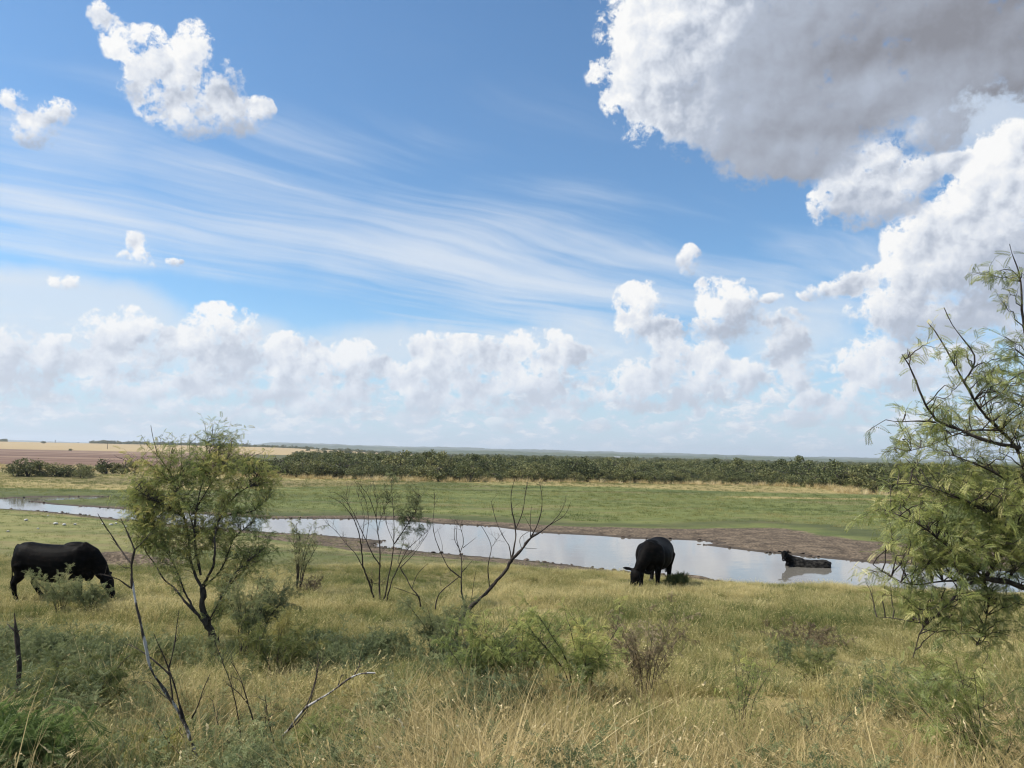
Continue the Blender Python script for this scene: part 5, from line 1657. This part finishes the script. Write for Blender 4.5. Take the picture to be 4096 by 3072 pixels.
def back_wood():
    src = []
    for i, (tw_, cr_) in enumerate(PROTOS):
        src.append(link('far_crown', cr_))
    c = hidden(src, 'back_wood_crowns')
    rng = np.random.default_rng(123)
    n = 9000
    y = 112 + 1500 * rng.random(n) ** 2.2
    x = rng.uniform(-.42, .80, n) * y
    px = 512 + x / y * FPX
    ok = (y > front_y(px) + 24) & ~((x / y < -.28) & (y < 900)) & ~((x / y < -.05) & (y > 430) & (y < 1100) & (rng.random(n) < .85))
    x, y = x[ok], y[ok]; m = len(x)
    z = height(x, y) - .1
    s = rng.uniform(.55, 1.1, m) * (1 + .4 * smooth(y, 300, 1200))
    rot = np.stack([np.zeros(m), np.zeros(m), rng.uniform(0, 6.28, m)], -1)
    scatter('woodland', np.stack([x, y, z], -1), rot, np.stack([s * 1.3, s * 1.3, s * rng.uniform(.8, 1.15, m)], -1), np.full(m, .5), rng.integers(0, 6, m), c, 'mesquite woodland that runs back to the horizon as one mass')
    # low scrub that closes the gaps between the trees of the belt
    n = 1500
    q = rng.uniform(225, 1090, n)
    y = front_y(q) + rng.uniform(1.5, 26, n)
    x = (q - 512) / FPX * y
    ok = np.hypot((x - SPOIL[0]) / 8, (y - SPOIL[1] - 3) / 4) > 1
    x, y = x[ok], y[ok]; m = len(x)
    s = rng.uniform(.35, .62, m)
    scatter('woodland', np.stack([x, y, height(x, y) - .1], -1), np.stack([np.zeros(m), np.zeros(m), rng.uniform(0, 6.28, m)], -1), np.stack([s * 1.25, s * 1.25, s], -1), np.full(m, .5), rng.integers(0, 6, m), c, 'low scrub filling the gaps between the trees of the belt')
    # a dark line of trees along the top of the stubble rise
    n = 260
    px = np.concatenate([rng.uniform(92, 250, 200), rng.uniform(-30, 8, 60)])
    y = np.full(n, 1240.0) + rng.normal(0, 25, n)
    x = (px - 512) / FPX * y
    s = rng.uniform(1.2, 2.2, n)
    scatter('woodland', np.stack([x, y, height(x, y) - .3], -1), np.stack([np.zeros(n), np.zeros(n), rng.uniform(0, 6.28, n)], -1), np.stack([s * 1.5, s * 1.5, s], -1), np.full(n, .4), rng.integers(0, 6, n), c, 'dark line of distant trees behind the stubble rise')


back_wood()


# ------------------------------------------------------------------ small things
def stone_acc(seed, r, flat=.6):
    rng = np.random.default_rng(seed)
    bm = bmesh.new(); bmesh.ops.create_icosphere(bm, subdivisions=2, radius=r)
    v = np.array([q.co[:] for q in bm.verts]); f = np.array([[q.index for q in p.verts] for p in bm.faces])
    bm.free()
    k = 1 + .5 * (fbm(v[:, 0] / r * 1.3 + seed, v[:, 1] / r * 1.3 + v[:, 2] / r, 2, seed) - .5)
    v = v * k[:, None] * (1.25, .9, flat)
    a = Acc(); a.add(v, f); return a


def small_things():
    rng = np.random.default_rng(55)
    m, N = material('pale_stone')
    n = N.noise(N.n('ShaderNodeTexCoord').outputs['Object'], 14, 4)
    finish(N, princ(N, ramp_col(N, n, [(.35, (.36, .34, .30)), (.65, (.58, .56, .51))]), .85, .2, bump(N, n, .4, .02)).outputs[0])
    meshes = [stone_acc(600 + i, .10).mesh('pale_stone') for i in range(3)]
    for me in meshes: me.materials.append(m)
    for i, (px, py, s) in enumerate(((60, 513.5, 1.3), (26, 521, 1.7), (55.6, 524.5, 1.6), (64, 525.5, 1.5), (75, 525, 1.1), (103, 524.5, 1.3), (111, 525.3, 1.3), (116, 524, 1.2), (8, 532, 1.0), (48, 516, .9), (126, 527, .9), (38, 529, .8))):
        p = on_ground(px, py)
        o = link('pale_stone', meshes[i % 3]); o.location = p + (0, 0, .03 * s); s *= .62; o.scale = (s, s, s); o.rotation_euler.z = i * 1.7
        tag(o, 'whitish stone lying in the short grass on the left bank of the pond', 'stone', 'pale stones on the left bank')
    # clods of dried mud along the water's edge
    cm, N = material('mud_clod')
    n = N.noise(N.n('ShaderNodeNewGeometry').outputs['Position'], 5, 4)
    finish(N, princ(N, ramp_col(N, n, [(.35, (.035, .028, .022)), (.65, (.12, .09, .068))]), .9, .2).outputs[0])
    c = short_source('mud_clod', [stone_acc(620 + i, .11, .55) for i in range(4)], cm)
    k = rng.integers(0, len(SHORE), 900)
    a, b = SHORE[k], SHORE[(k + 1) % len(SHORE)]
    p = a + (b - a) * rng.random((900, 1))
    p = p + rng.normal(0, .28, (900, 2))
    d = shore_dist(p[:, 0], p[:, 1])
    keep = (d > -.12) & (d < .8) & (np.abs(p[:, 0]) < 45) & (rng.random(900) < .35 + .65 * (fbm(p[:, 0] * .5, p[:, 1] * .5, 2, 8) > .5))
    p, d = p[keep], d[keep]; q = len(p)
    z = np.maximum(height(p[:, 0], p[:, 1]), -.02)
    s = rng.uniform(.35, 1.2, q)
    scatter('mud_clods', np.stack([p[:, 0], p[:, 1], z], -1), rng.uniform(-.4, 3, (q, 3)) * (.2, .2, 2), np.stack([s, s, s * .8], -1), np.full(q, .5), rng.integers(0, 4, q), c, 'dark clods of dried mud along the edge of the water')
    # telephone poles on the rise at the left
    wm = bark_material('pole_wood', (.06, .05, .042), (.14, .12, .10), scale=2.0)
    for px, top, base, yy, label in ((107, 440, 453, 520, 'nearest telephone pole on the left, standing before the stubble slope'), (98, 442, 446.5, 1150, 'thin telephone pole on the skyline just left of the nearest one'), (78, 442, 446, 1150, 'telephone pole on the skyline, second from the left'), (55, 440, 445, 1150, 'telephone pole on the skyline, leftmost of the row beside the lone small tree')):
        g = at_depth(px, base, yy); g[2] = ground_z(g[0], yy)
        h = at_depth(px, top, yy)[2] - g[2]
        t = thing('telephone_pole', g, label, 'pole', 'telephone poles on the left rise')
        w = max(.14, yy * .00032)
        W = Acc(); W.tube(np.array([(0, 0, -.5), (0, 0, h * .5), (0, 0, h)]), [w, w * .85, w * .7], 8); W.build('post', wm, t)
        W = Acc(); W.tube(np.array([(-1.1, w, h - .8), (0, w, h - .8), (1.1, w, h - .8)]), .10, 4); W.build('crossarm', wm, t)
    # far buildings
    wall, N = material('white_wall'); finish(N, princ(N, (.78, .77, .74), .8, .2).outputs[0])
    roofm, N = material('grey_roof'); finish(N, princ(N, (.30, .31, .33), .6, .3).outputs[0])
    glass, N = material('dark_glass'); finish(N, princ(N, (.02, .025, .03), .1, .5).outputs[0])
    yy = 1150
    g = at_depth(617, 458.5, yy)
    z0 = ground_z(g[0], yy)
    t = thing('farmhouse', (g[0], yy, z0), 'tiny white farmhouse on the far skyline, above and left of the middle cow', 'house')
    zt = max(g[2] - z0, 3.0)
    A_ = Acc(); A_.add([(-4, -3, -1), (4, -3, -1), (4, 3, -1), (-4, 3, -1), (-4, -3, zt), (4, -3, zt), (4, 3, zt), (-4, 3, zt)], [(0, 1, 5, 4), (1, 2, 6, 5), (2, 3, 7, 6), (3, 0, 4, 7)]); A_.build('wall', wall, t, False)
    A_ = Acc(); A_.add([(-4.4, -3.4, zt + .02), (4.4, -3.4, zt + .02), (4.4, 3.4, zt + .02), (-4.4, 3.4, zt + .02), (-4.4, 0, zt + 1.6), (4.4, 0, zt + 1.6)], [(0, 1, 5, 4), (2, 3, 4, 5)]); A_.add([(-4.4, -3.4, zt + .02), (-4.4, 3.4, zt + .02), (-4.4, 0, zt + 1.6), (4.4, -3.4, zt + .02), (4.4, 3.4, zt + .02), (4.4, 0, zt + 1.6)], [(0, 1, 2), (3, 4, 5)]); A_.build('roof', roofm, t, False)
    for wx in (-2, 2):
        A_ = Acc(); A_.add([(wx - .6, -3.03, zt - 1.9), (wx + .6, -3.03, zt - 1.9), (wx + .6, -3.03, zt - .6), (wx - .6, -3.03, zt - .6)], [(0, 1, 2, 3)]); A_.build('window', glass, t, False)
    steel, N = material('mast_steel'); finish(N, princ(N, (.18, .19, .20), .5, .4).outputs[0])
    for px, top, label in ((726, 455.5, 'thin lattice mast on the skyline over the belt, right of the middle cow'), (622, 454.5, 'thin mast on the skyline beside the tiny white farmhouse')):
        yy = 1300
        g = at_depth(px, 461, yy); g[2] = ground_z(g[0], yy)
        h = at_depth(px, top, yy)[2] - g[2]
        t = thing('radio_mast', g, label, 'mast', 'masts on the far skyline')
        for a in (0, 2.1, 4.2):
            W = Acc(); W.tube(np.array([(math.cos(a) * .8, math.sin(a) * .8, -.5), (math.cos(a) * .5, math.sin(a) * .5, h * .5), (math.cos(a) * .2, math.sin(a) * .2, h)]), .16, 4); W.build('leg', steel, t)
        W = Acc()
        for q in range(10):
            z1, z2 = h * q / 10, h * (q + 1) / 10; k1, k2 = .8 - .6 * q / 10, .8 - .6 * (q + 1) / 10
            for a, b in ((0, 2.1), (2.1, 4.2), (4.2, 6.3)):
                W.tube(np.array([(math.cos(a) * k1, math.sin(a) * k1, z1), (math.cos((a + b) / 2) * .5 * (k1 + k2), math.sin((a + b) / 2) * .5 * (k1 + k2), (z1 + z2) / 2), (math.cos(b) * k2, math.sin(b) * k2, z2)]), .06, 3)
        W.build('bracing', steel, t)


small_things()
